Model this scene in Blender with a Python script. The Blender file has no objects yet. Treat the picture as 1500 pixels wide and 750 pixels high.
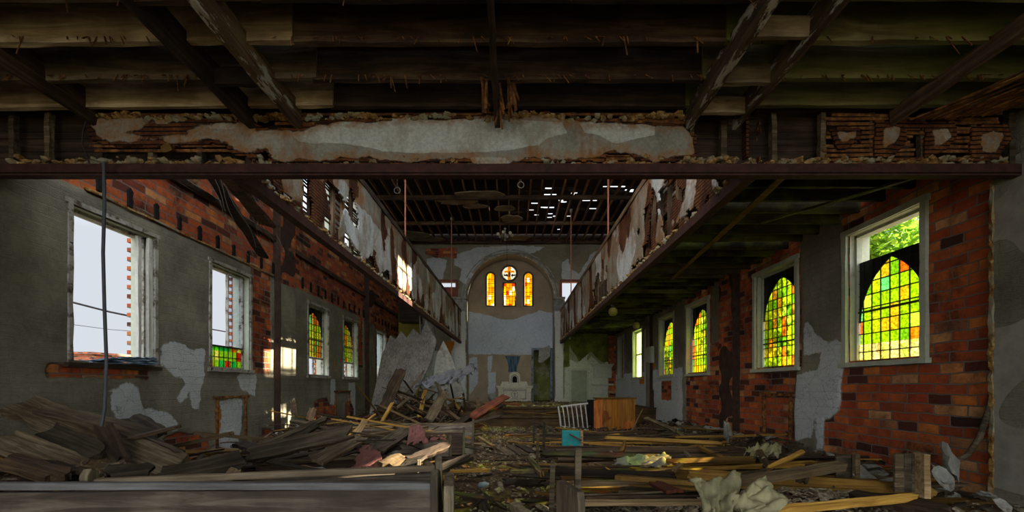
import bpy, math, random
import numpy as np
from mathutils import Vector, Matrix, noise
R = random.Random(7)
SC = bpy.context.scene
COL = SC.collection
F, CX, HY, CZ = 650.0, 750.0, 566.0, 1.45      # focal length in pixels, picture centre, horizon, eye height
XL, XR, YE, CEIL = -6.0, 5.65, 24.0, 9.17      # left wall, right wall, end wall, ceiling

def at(x, y, Y):                                # the point at depth Y seen at pixel x, y
    return Vector(((x-CX)/F*Y, Y, CZ+(HY-y)/F*Y))
def on_left(x, y):
    Y = -XL*F/(CX-x); return (Y, CZ+(HY-y)*Y/F)
def on_right(x, y):
    Y = XR*F/(x-CX); return (Y, CZ+(HY-y)*Y/F)
def on_end(x, y, Y=YE):
    p = at(x, y, Y); return (p.x, p.z)

def nz(x, y, z=0.0, s=1.0):
    return noise.noise(Vector((x*s, y*s, z*s)))

# ---------------------------------------------------------------- objects
def tag(o, label=None, cat=None, group=None, kind=None):
    if label: o['label'] = label
    if cat: o['category'] = cat
    if group: o['group'] = group
    if kind: o['kind'] = kind
    return o
def thing(name, label, cat, loc=(0, 0, 0), group=None, kind=None, rz=0.0):
    o = bpy.data.objects.new(name, None); COL.objects.link(o)
    o.location = loc; o.rotation_euler[2] = rz; o.empty_display_size = .1
    return tag(o, label, cat, group, kind)
def origin_of(o):
    v = Vector((0, 0, 0))
    while o is not None:
        v += o.location; o = o.parent
    return v

class MB:
    def __init__(s): s.v = []; s.f = []; s.smooth = []
    def add(s, vs, fs, sm=False):
        b = len(s.v); s.v.extend([tuple(p) for p in vs])
        s.f.extend([tuple(i+b for i in f) for f in fs]); s.smooth.extend([sm]*len(fs)); return s
    def box(s, x0, x1, y0, y1, z0, z1):
        return s.add([(x0,y0,z0),(x1,y0,z0),(x1,y1,z0),(x0,y1,z0),(x0,y0,z1),(x1,y0,z1),(x1,y1,z1),(x0,y1,z1)],
                     [(0,3,2,1),(4,5,6,7),(0,1,5,4),(1,2,6,5),(2,3,7,6),(3,0,4,7)])
    def beam(s, p0, p1, w, h, roll=0.0, seg=1, jit=0.0, sag=0.0, taper=1.0, up=(0,0,1)):
        # w across, h along 'up'
        p0 = Vector(p0); p1 = Vector(p1); d = (p1-p0); L = d.length; d.normalize()
        upv = Vector(up)
        if abs(d.dot(upv)) > .98: upv = Vector((0, 1, 0))
        side = d.cross(upv).normalized(); u = side.cross(d).normalized()
        if roll: 
            m = Matrix.Rotation(roll, 3, d); side = m@side; u = m@u
        vs = []
        for i in range(seg+1):
            t = i/seg; k = 1+(taper-1)*t
            c = p0+d*(L*t)-Vector((0,0,1))*sag*math.sin(math.pi*t)
            for a, b in ((-1,-1),(1,-1),(1,1),(-1,1)):
                p = c+side*(a*w/2*k)+u*(b*h/2*k)
                if jit: p += Vector((R.uniform(-jit,jit), R.uniform(-jit,jit), R.uniform(-jit,jit)))
                vs.append(p)
        fs = [(3,2,1,0)]
        for i in range(seg):
            b = i*4
            for j in range(4): fs.append((b+j, b+(j+1)%4, b+4+(j+1)%4, b+4+j))
        b = seg*4; fs.append((b, b+1, b+2, b+3))
        return s.add(vs, fs)
    def tube(s, pts, r, n=8, cap=True, r1=None):
        pts = [Vector(p) for p in pts]; vs = []; m = len(pts)
        ref = Vector((0,0,1))
        for i, p in enumerate(pts):
            d = (pts[min(i+1,m-1)]-pts[max(i-1,0)]).normalized()
            if abs(d.dot(ref)) > .95: ref = Vector((1,0,0)) if abs(d.x) < .9 else Vector((0,1,0))
            a = d.cross(ref).normalized(); b = d.cross(a)
            rr = r if r1 is None else r+(r1-r)*i/(m-1)
            for k in range(n):
                t = 2*math.pi*k/n; vs.append(p+a*(rr*math.cos(t))+b*(rr*math.sin(t)))
        fs = []
        for i in range(m-1):
            for k in range(n): fs.append((i*n+k, i*n+(k+1)%n, (i+1)*n+(k+1)%n, (i+1)*n+k))
        s.add(vs, fs, True)
        if cap:
            s.add(vs[:n], [tuple(range(n))]); s.add(vs[-n:], [tuple(range(n))])
        return s
    def lathe(s, c, prof, n=20, axis='z'):
        c = Vector(c); vs = []
        for r, h in prof:
            for k in range(n):
                t = 2*math.pi*k/n
                vs.append(c+Vector((r*math.cos(t), r*math.sin(t), h)) if axis == 'z' else c+Vector((r*math.cos(t), h, r*math.sin(t))))
        m = len(prof)
        return s.add(vs, [(i*n+k, i*n+(k+1)%n, (i+1)*n+(k+1)%n, (i+1)*n+k) for i in range(m-1) for k in range(n)], True)
    def prism(s, outline, M, th, sm=False):
        # outline of 2-D points; M(a, b, d) -> world, d = depth 0..th
        n = len(outline)
        vs = [M(a, b, 0) for a, b in outline]+[M(a, b, th) for a, b in outline]
        return s.add(vs, [tuple(range(n-1, -1, -1)), tuple(range(n, 2*n))]+[(i, (i+1) % n, n+(i+1) % n, n+i) for i in range(n)], sm)
    def blob(s, c, r, seed=0, flat=.6, rough=.35, sub=1):
        # a rough angular lump
        import bmesh
        bm = bmesh.new(); bmesh.ops.create_icosphere(bm, subdivisions=sub, radius=1)
        rx, ry, rz = (r, r, r*flat) if not hasattr(r, '__len__') else r
        q = Matrix.Rotation(seed*1.7, 3, 'Z')
        vs = []
        for v in bm.verts:
            k = 1+rough*noise.noise(v.co*1.6+Vector((seed*3.1, seed*1.3, 0)))*1.6
            p = Vector((v.co.x*rx*k, v.co.y*ry*k, v.co.z*rz*k)); vs.append(Vector(c)+q@p)
        fs = [tuple(v.index for v in f.verts) for f in bm.faces]; bm.free()
        return s.add(vs, fs)
    def mesh(s, name, org=(0,0,0)):
        me = bpy.data.meshes.new(name)
        o = Vector(org)
        me.from_pydata([(p[0]-o.x, p[1]-o.y, p[2]-o.z) for p in s.v], [], s.f)
        me.polygons.foreach_set('use_smooth', s.smooth); me.update()
        return me
    def build(s, name, mat, parent=None, origin=None, bevel=0.0):
        org = Vector(origin) if origin is not None else (origin_of(parent) if parent is not None else Vector((0,0,0)))
        me = s.mesh(name, org)
        o = bpy.data.objects.new(name, me); COL.objects.link(o)
        if mat is not None: me.materials.append(mat)
        if parent is not None:
            o.parent = parent
            if origin is not None: o.location = Vector(origin)-origin_of(parent)
        elif origin is not None: o.location = org
        if bevel:
            b = o.modifiers.new('bevel', 'BEVEL'); b.width = bevel; b.segments = 2; b.limit_method = 'ANGLE'
        return o

def copy_tree(o, parent=None):
    c = o.copy(); COL.objects.link(c)
    if parent is not None: c.parent = parent
    for ch in [x for x in bpy.data.objects if x.parent == o]: copy_tree(ch, c)
    return c

# ---------------------------------------------------------------- materials
class Nt:
    def __init__(s, name):
        s.m = bpy.data.materials.new(name); s.m.use_nodes = True; s.t = s.m.node_tree; s.t.nodes.clear()
        s.out = s.t.nodes.new('ShaderNodeOutputMaterial')
    def n(s, typ, outp=0, **kw):
        nd = s.t.nodes.new('ShaderNode'+typ); ins = kw.pop('ins', {})
        for k, v in kw.items(): setattr(nd, k, v)
        for k, v in ins.items(): s.put(nd.inputs[k], v)
        return nd.outputs[outp]
    def put(s, sock, v):
        if isinstance(v, bpy.types.NodeSocket): s.t.links.new(v, sock)
        else:
            if sock.type == 'RGBA' and len(v) == 3: v = (*v, 1)
            sock.default_value = v
    def math(s, op, a, b=0.0, c=None, clamp=False):
        ins = {0: a, 1: b}
        if c is not None: ins[2] = c
        return s.n('Math', operation=op, use_clamp=clamp, ins=ins)
    def mix(s, f, a, b, blend='MIX'):
        nd = s.t.nodes.new('ShaderNodeMix'); nd.data_type = 'RGBA'; nd.blend_type = blend
        s.put(nd.inputs[0], f); s.put(nd.inputs[6], a); s.put(nd.inputs[7], b)
        return nd.outputs[2]
    def ramp(s, f, stops, interp='LINEAR'):
        nd = s.t.nodes.new('ShaderNodeValToRGB'); cr = nd.color_ramp; cr.interpolation = interp
        while len(cr.elements) > 1: cr.elements.remove(cr.elements[-1])
        for i, (p, c) in enumerate(stops):
            e = cr.elements[0] if i == 0 else cr.elements.new(p)
            e.position = p
            if not hasattr(c, '__len__'): c = (c, c, c)
            e.color = (*c[:3], 1)
        s.put(nd.inputs[0], f); return nd.outputs[0]
    def coord(s, kind='Object'): return s.n('TexCoord', {'Generated':0,'Normal':1,'UV':2,'Object':3}[kind])
    def pos(s): return s.n('NewGeometry', 0)
    def map(s, v, scale=(1,1,1), loc=(0,0,0), rot=(0,0,0)):
        return s.n('Mapping', ins={'Vector': v, 'Location': loc, 'Rotation': rot, 'Scale': scale})
    def noise(s, v, sc=5, det=4, rough=.55, dist=0.0, o=0):
        return s.n('TexNoise', o, ins={'Vector': v, 'Scale': sc, 'Detail': det, 'Roughness': rough, 'Distortion': dist})
    def rnd(s): return s.n('ObjectInfo', 5)
    def bump(s, h, st=.5, d=.02, nrm=None):
        ins = {'Height': h, 'Strength': st, 'Distance': d}
        if nrm is not None: ins['Normal'] = nrm
        return s.n('Bump', ins=ins)
    def bsdf(s, col, rough=.8, nrm=None, metal=0.0, spec=.3, **extra):
        ins = {'Base Color': col, 'Roughness': rough, 'Metallic': metal, 'Specular IOR Level': spec}
        if nrm is not None: ins['Normal'] = nrm
        ins.update(extra)
        return s.n('BsdfPrincipled', ins=ins)
    def done(s, sh):
        s.t.links.new(sh, s.out.inputs[0]); return s.m

def hexc(h, k=1.0):                            # sRGB hex to linear
    c = [int(h[i:i+2], 16)/255 for i in (0, 2, 4)]
    return tuple(k*(x/12.92 if x <= .04045 else ((x+.055)/1.055)**2.4) for x in c)

def wood(name, dark, mid, lite, axis='X', grain=26, green_tint=0.0, paint=None, paint_amt=.5):
    t = Nt(name); v = t.coord('Object'); r = t.rnd()
    off = t.n('CombineXYZ', ins={0: t.math('MULTIPLY', r, 31.0), 1: t.math('MULTIPLY', r, 17.0), 2: t.math('MULTIPLY', r, 9.0)})
    v2 = t.n('VectorMath', operation='ADD', ins={0: v, 1: off})
    sc = {'X': (1.3, grain, grain), 'Y': (grain, 1.3, grain), 'Z': (grain, grain, 1.3)}[axis]
    g = t.noise(t.map(v2, sc), 1.0, 5, .65, .6)
    big = t.noise(v2, 1.7, 4, .6)
    f = t.math('ADD', t.math('MULTIPLY', g, .6), t.math('MULTIPLY', big, .4))
    col = t.ramp(f, [(.30, dark), (.47, mid), (.66, lite)])
    k = t.math('ADD', t.math('MULTIPLY', t.math('POWER', r, 1.6), 1.25), .42)
    col = t.mix(1.0, col, t.n('CombineColor', ins={0: k, 1: k, 2: t.math('MULTIPLY', k, .97)}), 'MULTIPLY')
    if green_tint:
        mf = t.ramp(t.noise(t.pos(), 1.1, 5, .6), [(.5-green_tint*.3, 0), (.62, 1)])
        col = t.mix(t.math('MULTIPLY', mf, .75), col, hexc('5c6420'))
    if paint is not None:
        pf = t.ramp(t.noise(t.map(v2, {'X':(1,4,4),'Y':(4,1,4),'Z':(4,4,1)}[axis]), 2.2, 6, .7), [(paint_amt, 0), (paint_amt+.03, 1)])
        col = t.mix(pf, col, paint)
    return t.done(t.bsdf(col, .82, t.bump(g, .55, .012)))

def plain(name, col, rough=.7, var=.35, sc=6, bump=.3, metal=0.0, spec=.3, dirt=None, dirt_at=.5, **extra):
    t = Nt(name); v = t.coord('Object'); n1 = t.noise(v, sc, 6, .65)
    lo = tuple(c*(1-var) for c in col); hi = tuple(min(1, c*(1+var)) for c in col)
    c = t.ramp(n1, [(.3, lo), (.7, hi)])
    if dirt is not None:
        c = t.mix(t.ramp(t.noise(v, sc*.45, 6, .7), [(dirt_at, 0), (dirt_at+.12, 1)]), c, dirt)
    return t.done(t.bsdf(c, rough, t.bump(n1, bump, .01), metal, spec, **extra))
M = {}
M['wood_dark'] = wood('weathered dark wood', hexc('140e09'), hexc('3a2a1b'), hexc('6b553c'))
M['wood_dark_y'] = wood('weathered dark wood along', hexc('1c140d'), hexc('463425'), hexc('74604a'), 'Y')
M['wood_dark_z'] = wood('weathered dark wood upright', hexc('1c140d'), hexc('4a3828'), hexc('7a664e'), 'Z')
M['wood_grey'] = wood('weathered grey wood', hexc('18120c'), hexc('453926'), hexc('7d6e56'))
M['wood_pale'] = wood('pale raw wood', hexc('3c2e1c'), hexc('735d3d'), hexc('a58d66'))
M['wood_gold'] = wood('golden wood and sun tint', hexc('46300f'), hexc('8a6426'), hexc('b8903f'))  # on the right debris this gold also stands for sun glow
M['wood_red'] = wood('red stained wood', hexc('2a100a'), hexc('5c2a1a'), hexc('84503a'))
M['wood_joist'] = wood('sawn joist wood', hexc('33281c'), hexc('77664c'), hexc('b09d7c'), grain=10)
M['wood_joist_green'] = wood('joist wood with algae and green light', hexc('231d12'), hexc('5b5136'), hexc('8a7f58'), grain=10, green_tint=.5)  # green light from the glass painted into the wood, with some algae
M['wood_joist_dark'] = wood('dark joist wood', hexc('140d08'), hexc('35261a'), hexc('5f4c38'), grain=14)  # darker tone than the left joists
M['wood_soffit'] = wood('dark soffit joist wood', hexc('0e0b07'), hexc('231d13'), hexc('403823'), grain=14, green_tint=.1)  # darkest of the joist tones
M['header_paint'] = wood('header board with paint scraps', hexc('2d2114'), hexc('5a4630'), hexc('8a7350'), 'Y', grain=20, paint=hexc('a9a596'), paint_amt=.55)
M['pew'] = wood('pew varnish worn', hexc('1d1712'), hexc('453b30'), hexc('756a5a'), grain=18)
M['pew_rail'] = wood('pew rail pale grey', hexc('4d4a46'), hexc('85837e'), hexc('aaa9a6'), grain=16)  # paler than the rest of the pew
M['pew_z'] = wood('pew end varnish worn', hexc('2c261b'), hexc('5a4f3c'), hexc('8a7d62'), 'Z', grain=18)
M['panel_grey'] = wood('splintered grey panel', hexc('3b3733'), hexc('77716a'), hexc('a29c94'), 'Z', grain=22)
M['panel_yellow'] = plain('yellow wall panel', hexc('8f8423'), .6, .2)
M['steel'] = plain('rusty brown steel', hexc('3d221b'), .75, .5, 9, .4, dirt=hexc('2a1a14'), dirt_at=.55)
M['rust_rod'] = plain('rusted rod', hexc('a3684f'), .7, .3, 12)
M['iron_dark'] = plain('dark iron', hexc('2b2722'), .6, .3, 12)
M['lead'] = plain('lead came', hexc('24221f'), .6, .2, 12)
M['paint_white'] = plain('peeling white paint on wood', hexc('b9b7ac'), .6, .15, 14, .5, dirt=hexc('6b5c47'), dirt_at=.60)
M['casing_worn'] = plain('worn left casing', hexc('9b988c'), .7, .25, 12, .6, dirt=hexc('4a3f30'), dirt_at=.50)
M['paint_green'] = plain('grey green window paint', hexc('a9ad98'), .6, .15, 9, .4, dirt=hexc('6f6850'), dirt_at=.63)
M['plaster_chip'] = plain('broken plaster chunk', hexc('8d8b80'), .9, .3, 6, .5, dirt=hexc('6a6354'), dirt_at=.52)
M['white_mensa'] = plain('dirty ivory altar paint', hexc('c4bda6'), .6, .15, 8, .3, dirt=hexc('7a6f58'), dirt_at=.6)
M['flat_black'] = plain('flat near black', hexc('120f0c'), .9, .1)
M['tarp'] = plain('dirty translucent tarp', hexc('968f6a'), .5, .3, 5, .3, dirt=hexc('5c5238'), dirt_at=.6)
M['felt'] = plain('torn grey roofing felt', hexc('6f6e70'), .85, .3, 5, .5)
M['linoleum'] = plain('faded red flooring sheet', hexc('7c4d44'), .8, .3, 6, .4)
M['teal'] = plain('teal vinyl', hexc('1c8584'), .5, .2, 12, .2, dirt=hexc('5c4a34'), dirt_at=.68)
M['bottle'] = plain('blue white plastic bottle', hexc('9fb4b8'), .3, .2, 30)
M['cable'] = plain('grey cable', hexc('4b4d52'), .6, .15, 10)
M['hoop'] = plain('dull ring metal', hexc('6c6a62'), .6, .2, 10)
M['pew_rail_brown'] = wood('brown pew rail', hexc('3a3022'), hexc('7a6850'), hexc('a08c70'), grain=16)
M['cloth_mould'] = plain('grey fallen cloth', hexc('77746a'), .9, .3, 7)
M['black_glass'] = plain('blackened glass', hexc('0c0d0b'), .35, .2, 8)

# orange console of grooved boards with veneer scraps
def _console():
    t = Nt('orange grooved boards'); v = t.coord('Object')
    w = t.n('TexWave', 1, wave_type='BANDS', bands_direction='X', ins={'Vector': v, 'Scale': 7.0})
    g = t.noise(t.map(v, (14, 14, 1.2)), 1, 5, .6)
    c = t.ramp(g, [(.3, hexc('7a4a14')), (.7, hexc('c1802e'))])
    c = t.mix(t.math('GREATER_THAN', w, .93), c, hexc('42260c'))
    return t.done(t.bsdf(c, .55, t.bump(g, .3, .01)))
M['console'] = _console()
M['veneer'] = wood('orange brown veneer', hexc('5c2f10'), hexc('9a5522'), hexc('b9773c'), 'Z', grain=8)

# ------------------------------------------------ walls: clay blocks, plaster and old paint from masks
def brick_layer(t, u, bw=.44, rh=.135, seed=0.0, dark=.5):
    wob = t.noise(t.pos(), 3.0, 3, .5, 0, 1)
    u = t.n('VectorMath', operation='ADD', ins={0: u, 1: t.n('VectorMath', operation='SCALE', ins={0: t.n('VectorMath', operation='SUBTRACT', ins={0: wob, 1: (.5, .5, .5)}), 'Scale': .065})})
    nd = t.t.nodes.new('ShaderNodeTexBrick'); nd.offset = .5; nd.squash = .72; nd.squash_frequency = 3
    t.put(nd.inputs['Vector'], u)
    for k, val in (('Color1', (0, 0, 0)), ('Color2', (1, 1, 1)), ('Mortar', (.5, .5, .5)), ('Scale', 1.0), ('Mortar Size', .011), ('Mortar Smooth', .35), ('Bias', 0.0), ('Brick Width', bw), ('Row Height', rh)):
        t.put(nd.inputs[k], val)
    rnd, mort = nd.outputs[0], nd.outputs[1]
    col = t.ramp(rnd, [(0, hexc('33251f')), (.12, hexc('643222')), (.22, hexc('b0512a')), (.40, hexc('c25e2e')), (.56, hexc('d27034')), (.70, hexc('b04a28')), (.82, hexc('dc8238')), (.92, hexc('d4a06a')), (1, hexc('96563a'))])
    n = t.noise(t.pos(), 5, 7, .7)
    col = t.mix(t.math('MULTIPLY', t.ramp(n, [(.35, 0), (.7, 1)]), .7), col, hexc('553326'))
    soot = t.ramp(t.noise(t.pos(), .9, 6, .68, .4), [(dark, 0), (dark+.13, 1)])
    col = t.mix(t.math('MULTIPLY', soot, .85), col, hexc('231d1a'))
    mcol = t.mix(n, hexc('453e39'), hexc('8a8177'))
    col = t.mix(mort, col, mcol)
    sep = t.n('SeparateXYZ', 1, ins={0: u})
    groove = t.math('MULTIPLY', t.math('SINE', t.math('MULTIPLY', sep, 330.0)), .22)
    h = t.math('ADD', t.math('SUBTRACT', t.math('MULTIPLY', n, .5), t.math('MULTIPLY', mort, .9)), groove)
    return col, h, mort

def wall_material(name, axes='YZ', plaster=('55524a', '87826f'), paint=('a7adad', 'c8cbc8'), tint=None, extra=None, bdark=.52, mask_noise=.30):
    t = Nt(name); p = t.pos(); sp = t.t.nodes.new('ShaderNodeSeparateXYZ'); t.put(sp.inputs[0], p)
    a = sp.outputs[1] if axes == 'YZ' else sp.outputs[0]
    u = t.n('CombineXYZ', ins={0: a, 1: sp.outputs[2], 2: 0.0})
    bc, bh, mort = brick_layer(t, u, dark=bdark)
    at_ = t.t.nodes.new('ShaderNodeAttribute'); at_.attribute_name = 'mask'
    m = t.t.nodes.new('ShaderNodeSeparateColor'); t.put(m.inputs[0], at_.outputs[0])
    def edge(ch, sc, amt, w=.025, det=7):
        nn = t.noise(p, sc, det, .62)
        return t.ramp(t.math('ADD', ch, t.math('MULTIPLY', t.math('SUBTRACT', nn, .5), amt)), [(.5-w, 0), (.5+w, 1)])
    pl = edge(m.outputs[0], 3.2, mask_noise); wp = edge(m.outputs[1], 4.5, .45)
    n1 = t.noise(p, 1.3, 8, .66); n2 = t.noise(p, 22, 5, .7)
    pc = t.ramp(t.math('ADD', t.math('MULTIPLY', n1, .75), t.math('MULTIPLY', n2, .25)), [(.32, hexc(plaster[0])), (.64, hexc(plaster[1]))])
    wc = t.ramp(t.math('ADD', t.math('MULTIPLY', n1, .5), t.math('MULTIPLY', n2, .5)), [(.3, hexc(paint[0])), (.6, hexc(paint[1]))])
    # fine cracks in the paint
    vor = t.n('TexVoronoi', 0, feature='DISTANCE_TO_EDGE', ins={'Vector': t.n('VectorMath', operation='ADD', ins={0: p, 1: t.n('VectorMath', operation='SCALE', ins={0: t.noise(p, 3, 4, .6, 0, 1), 'Scale': .35})}), 'Scale': 3.4})
    crack = t.ramp(vor, [(0, 1), (.02, 0)])
    wc = t.mix(t.math('MULTIPLY', crack, .55), wc, hexc('4a4740'))
    pc = t.mix(wp, pc, wc)
    if extra: pc = extra(t, pc, m.outputs[2], edge, p)
    # rust stained rim where plaster breaks off
    rim = t.ramp(t.math('ADD', m.outputs[0], t.math('MULTIPLY', t.math('SUBTRACT', t.noise(p, 3.2, 7, .62), .5), mask_noise)), [(.49, 0), (.515, 1), (.55, 0)])
    pc = t.mix(t.math('MULTIPLY', rim, .5), pc, hexc('6b5238'))
    col = t.mix(pl, bc, pc)
    h = t.math('ADD', t.math('MULTIPLY', bh, .5), t.math('MULTIPLY', pl, 1.8))
    h = t.math('ADD', h, t.math('ADD', t.math('MULTIPLY', wp, .25), t.math('MULTIPLY', n2, .25)))
    return t.done(t.bsdf(col, .88, t.bump(h, .8, .02), spec=.2))

def blue_extra(t, pc, ch, edge, p):            # painted blue robe on the apse wall
    f = edge(ch, 9, .12)
    c = t.ramp(t.noise(t.map(p, (14, 1, 1.5)), 1, 4, .6), [(.35, hexc('243746')), (.6, hexc('5a7386'))])
    return t.mix(f, pc, c)
def orange_extra(t, pc, ch, edge, p):          # ochre blotches where an under layer shows
    return t.mix(edge(ch, 5, .5), pc, hexc('b87422'))
def green_extra(t, pc, ch, edge, p):           # olive distemper
    f = edge(ch, 2.5, .5)
    c = t.ramp(t.noise(p, 2, 5, .6), [(.35, hexc('474a1c')), (.65, hexc('74782f'))])
    return t.mix(f, pc, c)
M['wall_left'] = wall_material('left wall', extra=orange_extra, plaster=('5a574b', '8f8a76'))
M['wall_right'] = wall_material('right wall', extra=orange_extra, plaster=('5f5b4e', '8f8a75'))
M['wall_end'] = wall_material('end wall', 'XZ', plaster=('6b6552', '8c866f'), paint=('9fa4a2', 'bfc2bd'), extra=orange_extra)
M['wall_apse'] = wall_material('apse wall', 'XZ', plaster=('8f8068', 'b09c80'), paint=('a8b0b6', 'c4cacd'), extra=blue_extra)
M['wall_green'] = wall_material('green side wall', 'XZ', plaster=('7c7c60', 'a2a284'), paint=('a9ab93', 'c6c8b4'), extra=green_extra)

# fascia of the galleries: lath, scratch plaster, skim
def fascia_material(name, axes='YZ', stain=.5, rimw=.7, skim=('a3a8a8', 'c9ccca')):
    t = Nt(name); p = t.pos(); sp = t.t.nodes.new('ShaderNodeSeparateXYZ'); t.put(sp.inputs[0], p)
    at_ = t.t.nodes.new('ShaderNodeAttribute'); at_.attribute_name = 'mask'
    m = t.t.nodes.new('ShaderNodeSeparateColor'); t.put(m.inputs[0], at_.outputs[0])
    n1 = t.noise(p, 1.6, 8, .66); n2 = t.noise(p, 24, 5, .7)
    vst = t.noise(t.map(p, (1.9, 1.9, 1.0)), 1.5, 7, .68)
    def edge(ch, nn, amt, w=.02): return t.ramp(t.math('ADD', ch, t.math('MULTIPLY', t.math('SUBTRACT', nn, .5), amt)), [(.5-w, 0), (.5+w, 1)])
    pl = edge(m.outputs[0], t.noise(p, 3.4, 7, .62), .6)
    sk = edge(m.outputs[1], t.noise(p, 2.3, 7, .62), .55)
    lz = t.math('FRACT', t.math('MULTIPLY', t.math('ADD', sp.outputs[2], t.math('MULTIPLY', n1, .03)), 21.0))
    gap = t.math('LESS_THAN', lz, .30)
    lath = t.ramp(t.math('ADD', t.math('MULTIPLY', vst, .6), t.math('MULTIPLY', n2, .4)), [(.35, hexc('20110a')), (.5, hexc('573017')), (.68, hexc('8a5a2a'))])
    lath = t.mix(gap, lath, hexc('120b07'))
    pc = t.ramp(t.math('ADD', t.math('MULTIPLY', n1, .6), t.math('MULTIPLY', n2, .4)), [(.34, hexc('6a675b')), (.62, hexc('9a9788'))])
    rust = t.ramp(vst, [(stain, 0), (stain+.14, 1)])
    pc = t.mix(t.math('MULTIPLY', rust, .75), pc, hexc('7a4e22'))
    wc = t.ramp(n2, [(.3, hexc(skim[0])), (.6, hexc(skim[1]))])
    wc = t.mix(t.math('MULTIPLY', t.ramp(vst, [(.45, 0), (.62, 1)]), .7), wc, hexc('7d7460'))
    pc = t.mix(sk, pc, wc)
    rimv = t.math('ADD', m.outputs[0], t.math('MULTIPLY', t.math('SUBTRACT', t.noise(p, 3.4, 7, .62), .5), .6))
    rim = t.ramp(rimv, [(.5, 1), (rimw-.06, .6), (rimw+.06, 0)])
    pc = t.mix(t.math('MULTIPLY', t.math('MULTIPLY', rim, .95), t.ramp(t.noise(p, 14, 6, .75), [(.38, .1), (.62, 1)])), pc, hexc('8c5a20'))
    col = t.mix(pl, lath, pc)
    h = t.math('ADD', t.math('MULTIPLY', pl, 1.6), t.math('ADD', t.math('MULTIPLY', n2, .5), t.math('MULTIPLY', gap, -.7)))
    return t.done(t.bsdf(col, .9, t.bump(h, .8, .02), spec=.2))
M['fascia_side'] = fascia_material('gallery parapet plaster', stain=.46)
M['fascia_rear'] = fascia_material('rear parapet plaster', 'XZ', stain=.5, rimw=.76, skim=('9a9c90', 'babcb0'))
def _lath():
    t = Nt('rusty lath strips'); v = t.pos()
    n = t.noise(v, 9, 6, .7)
    return t.done(t.bsdf(t.ramp(n, [(.35, hexc('2b1a0e')), (.52, hexc('6e4420')), (.68, hexc('a0743a'))]), .9, t.bump(n, .5, .01)))
M['lath'] = _lath()
def _rim():
    t = Nt('rust stained scratch plaster'); v = t.pos(); n = t.noise(v, 16, 7, .72); b = t.noise(v, 3, 4, .6)
    c = t.ramp(n, [(.33, hexc('4a3210')), (.5, hexc('8a6630')), (.66, hexc('b8a070'))])
    c = t.mix(t.ramp(b, [(.45, 0), (.6, 1)]), c, hexc('8f8b72'))
    return t.done(t.bsdf(c, .95, t.bump(n, .9, .02)))
M['rim'] = _rim()

# coloured glass set in small quarries
def stained(name, stops, cw=.17, ch=.21, axes='YZ', clear=.5):
    t = Nt(name); p = t.pos(); sp = t.t.nodes.new('ShaderNodeSeparateXYZ'); t.put(sp.inputs[0], p)
    a = sp.outputs[1] if axes == 'YZ' else sp.outputs[0]
    ci = t.math('FLOOR', t.math('DIVIDE', a, cw)); cj = t.math('FLOOR', t.math('DIVIDE', sp.outputs[2], ch))
    wn = t.n('TexWhiteNoise', 0, noise_dimensions='2D', ins={'Vector': t.n('CombineXYZ', ins={0: ci, 1: cj, 2: 0.0})})
    col = t.ramp(wn, stops, 'CONSTANT')
    mot = t.noise(p, 26, 3, .6)
    col = t.mix(t.ramp(mot, [(.42, 0), (.62, 1)]), col, t.mix(1.0, col, (.55, .62, .5), 'MULTIPLY'))
    tr = t.n('BsdfTransparent', ins={0: col}); tl = t.n('BsdfTranslucent', ins={0: col})
    return t.done(t.n('MixShader', ins={0: 1-clear, 1: tr, 2: tl}))
G = lambda h, k=1.0: hexc(h, k)
M['glass_side'] = stained('green and amber glass', [(0, G('b8cc3c')), (.30, G('cdd548')), (.50, G('9cc044')), (.62, G('d8c850')), (.76, G('e8a050')), (.85, G('ecb850')), (.94, G('90d090')), (.96, G('d8ec78'))], clear=.78)
M['glass_big'] = stained('large green and amber glass', [(0, G('a4bc38')), (.28, G('b8c044')), (.46, G('8cb040')), (.60, G('c4b044')), (.74, G('c8843c')), (.82, G('cc9c40')), (.90, G('84c890')), (.95, G('c4d870'))], clear=.72)
M['glass_left'] = stained('pale lime and amber glass', [(0, G('d4ec60')), (.30, G('f4ec70')), (.50, G('b4e060')), (.62, G('f4d868')), (.76, G('f8b860')), (.94, G('a8e8a8'))], clear=.9)
M['glass_strip'] = stained('mixed glass strip', [(0, G('b8d850')), (.2, G('e8a028')), (.4, G('f0e890')), (.55, G('d86828')), (.7, G('58c878')), (.85, G('90e030'))], .19, .2)
M['glass_end'] = stained('amber glass', [(0, G('f0c010')), (.3, G('e8b000')), (.52, G('f8d830')), (.76, G('e06810')), (.86, G('fff4e8'))], .168, .245, 'XZ')
M['glass_white'] = stained('milky glass', [(0, G('f4f0ec')), (.5, G('fff8f0'))], .5, .5, 'XZ', .8)
M['glass_gold'] = stained('gold glass', [(0, G('f0b818')), (.5, G('e8a808'))], .3, .3, 'XZ', .6)
M['glass_pale'] = stained('dusty pale green glass', [(0, G('e4ecc4')), (.5, G('d4e0b4'))], .5, .5, 'YZ', .6)
M['glass_added_sun'] = stained('added pale honey sun glass', [(0, G('fff0c0')), (.5, G('f0f0a0'))], clear=.93)
t = Nt('dusty clear glass')
M['glass_clear'] = t.done(t.n('MixShader', ins={0: .12, 1: t.n('BsdfTransparent', ins={0: (.86, .9, .95)}), 2: t.n('BsdfGlossy', ins={0: (.8, .85, .9), 1: .1})}))

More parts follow.
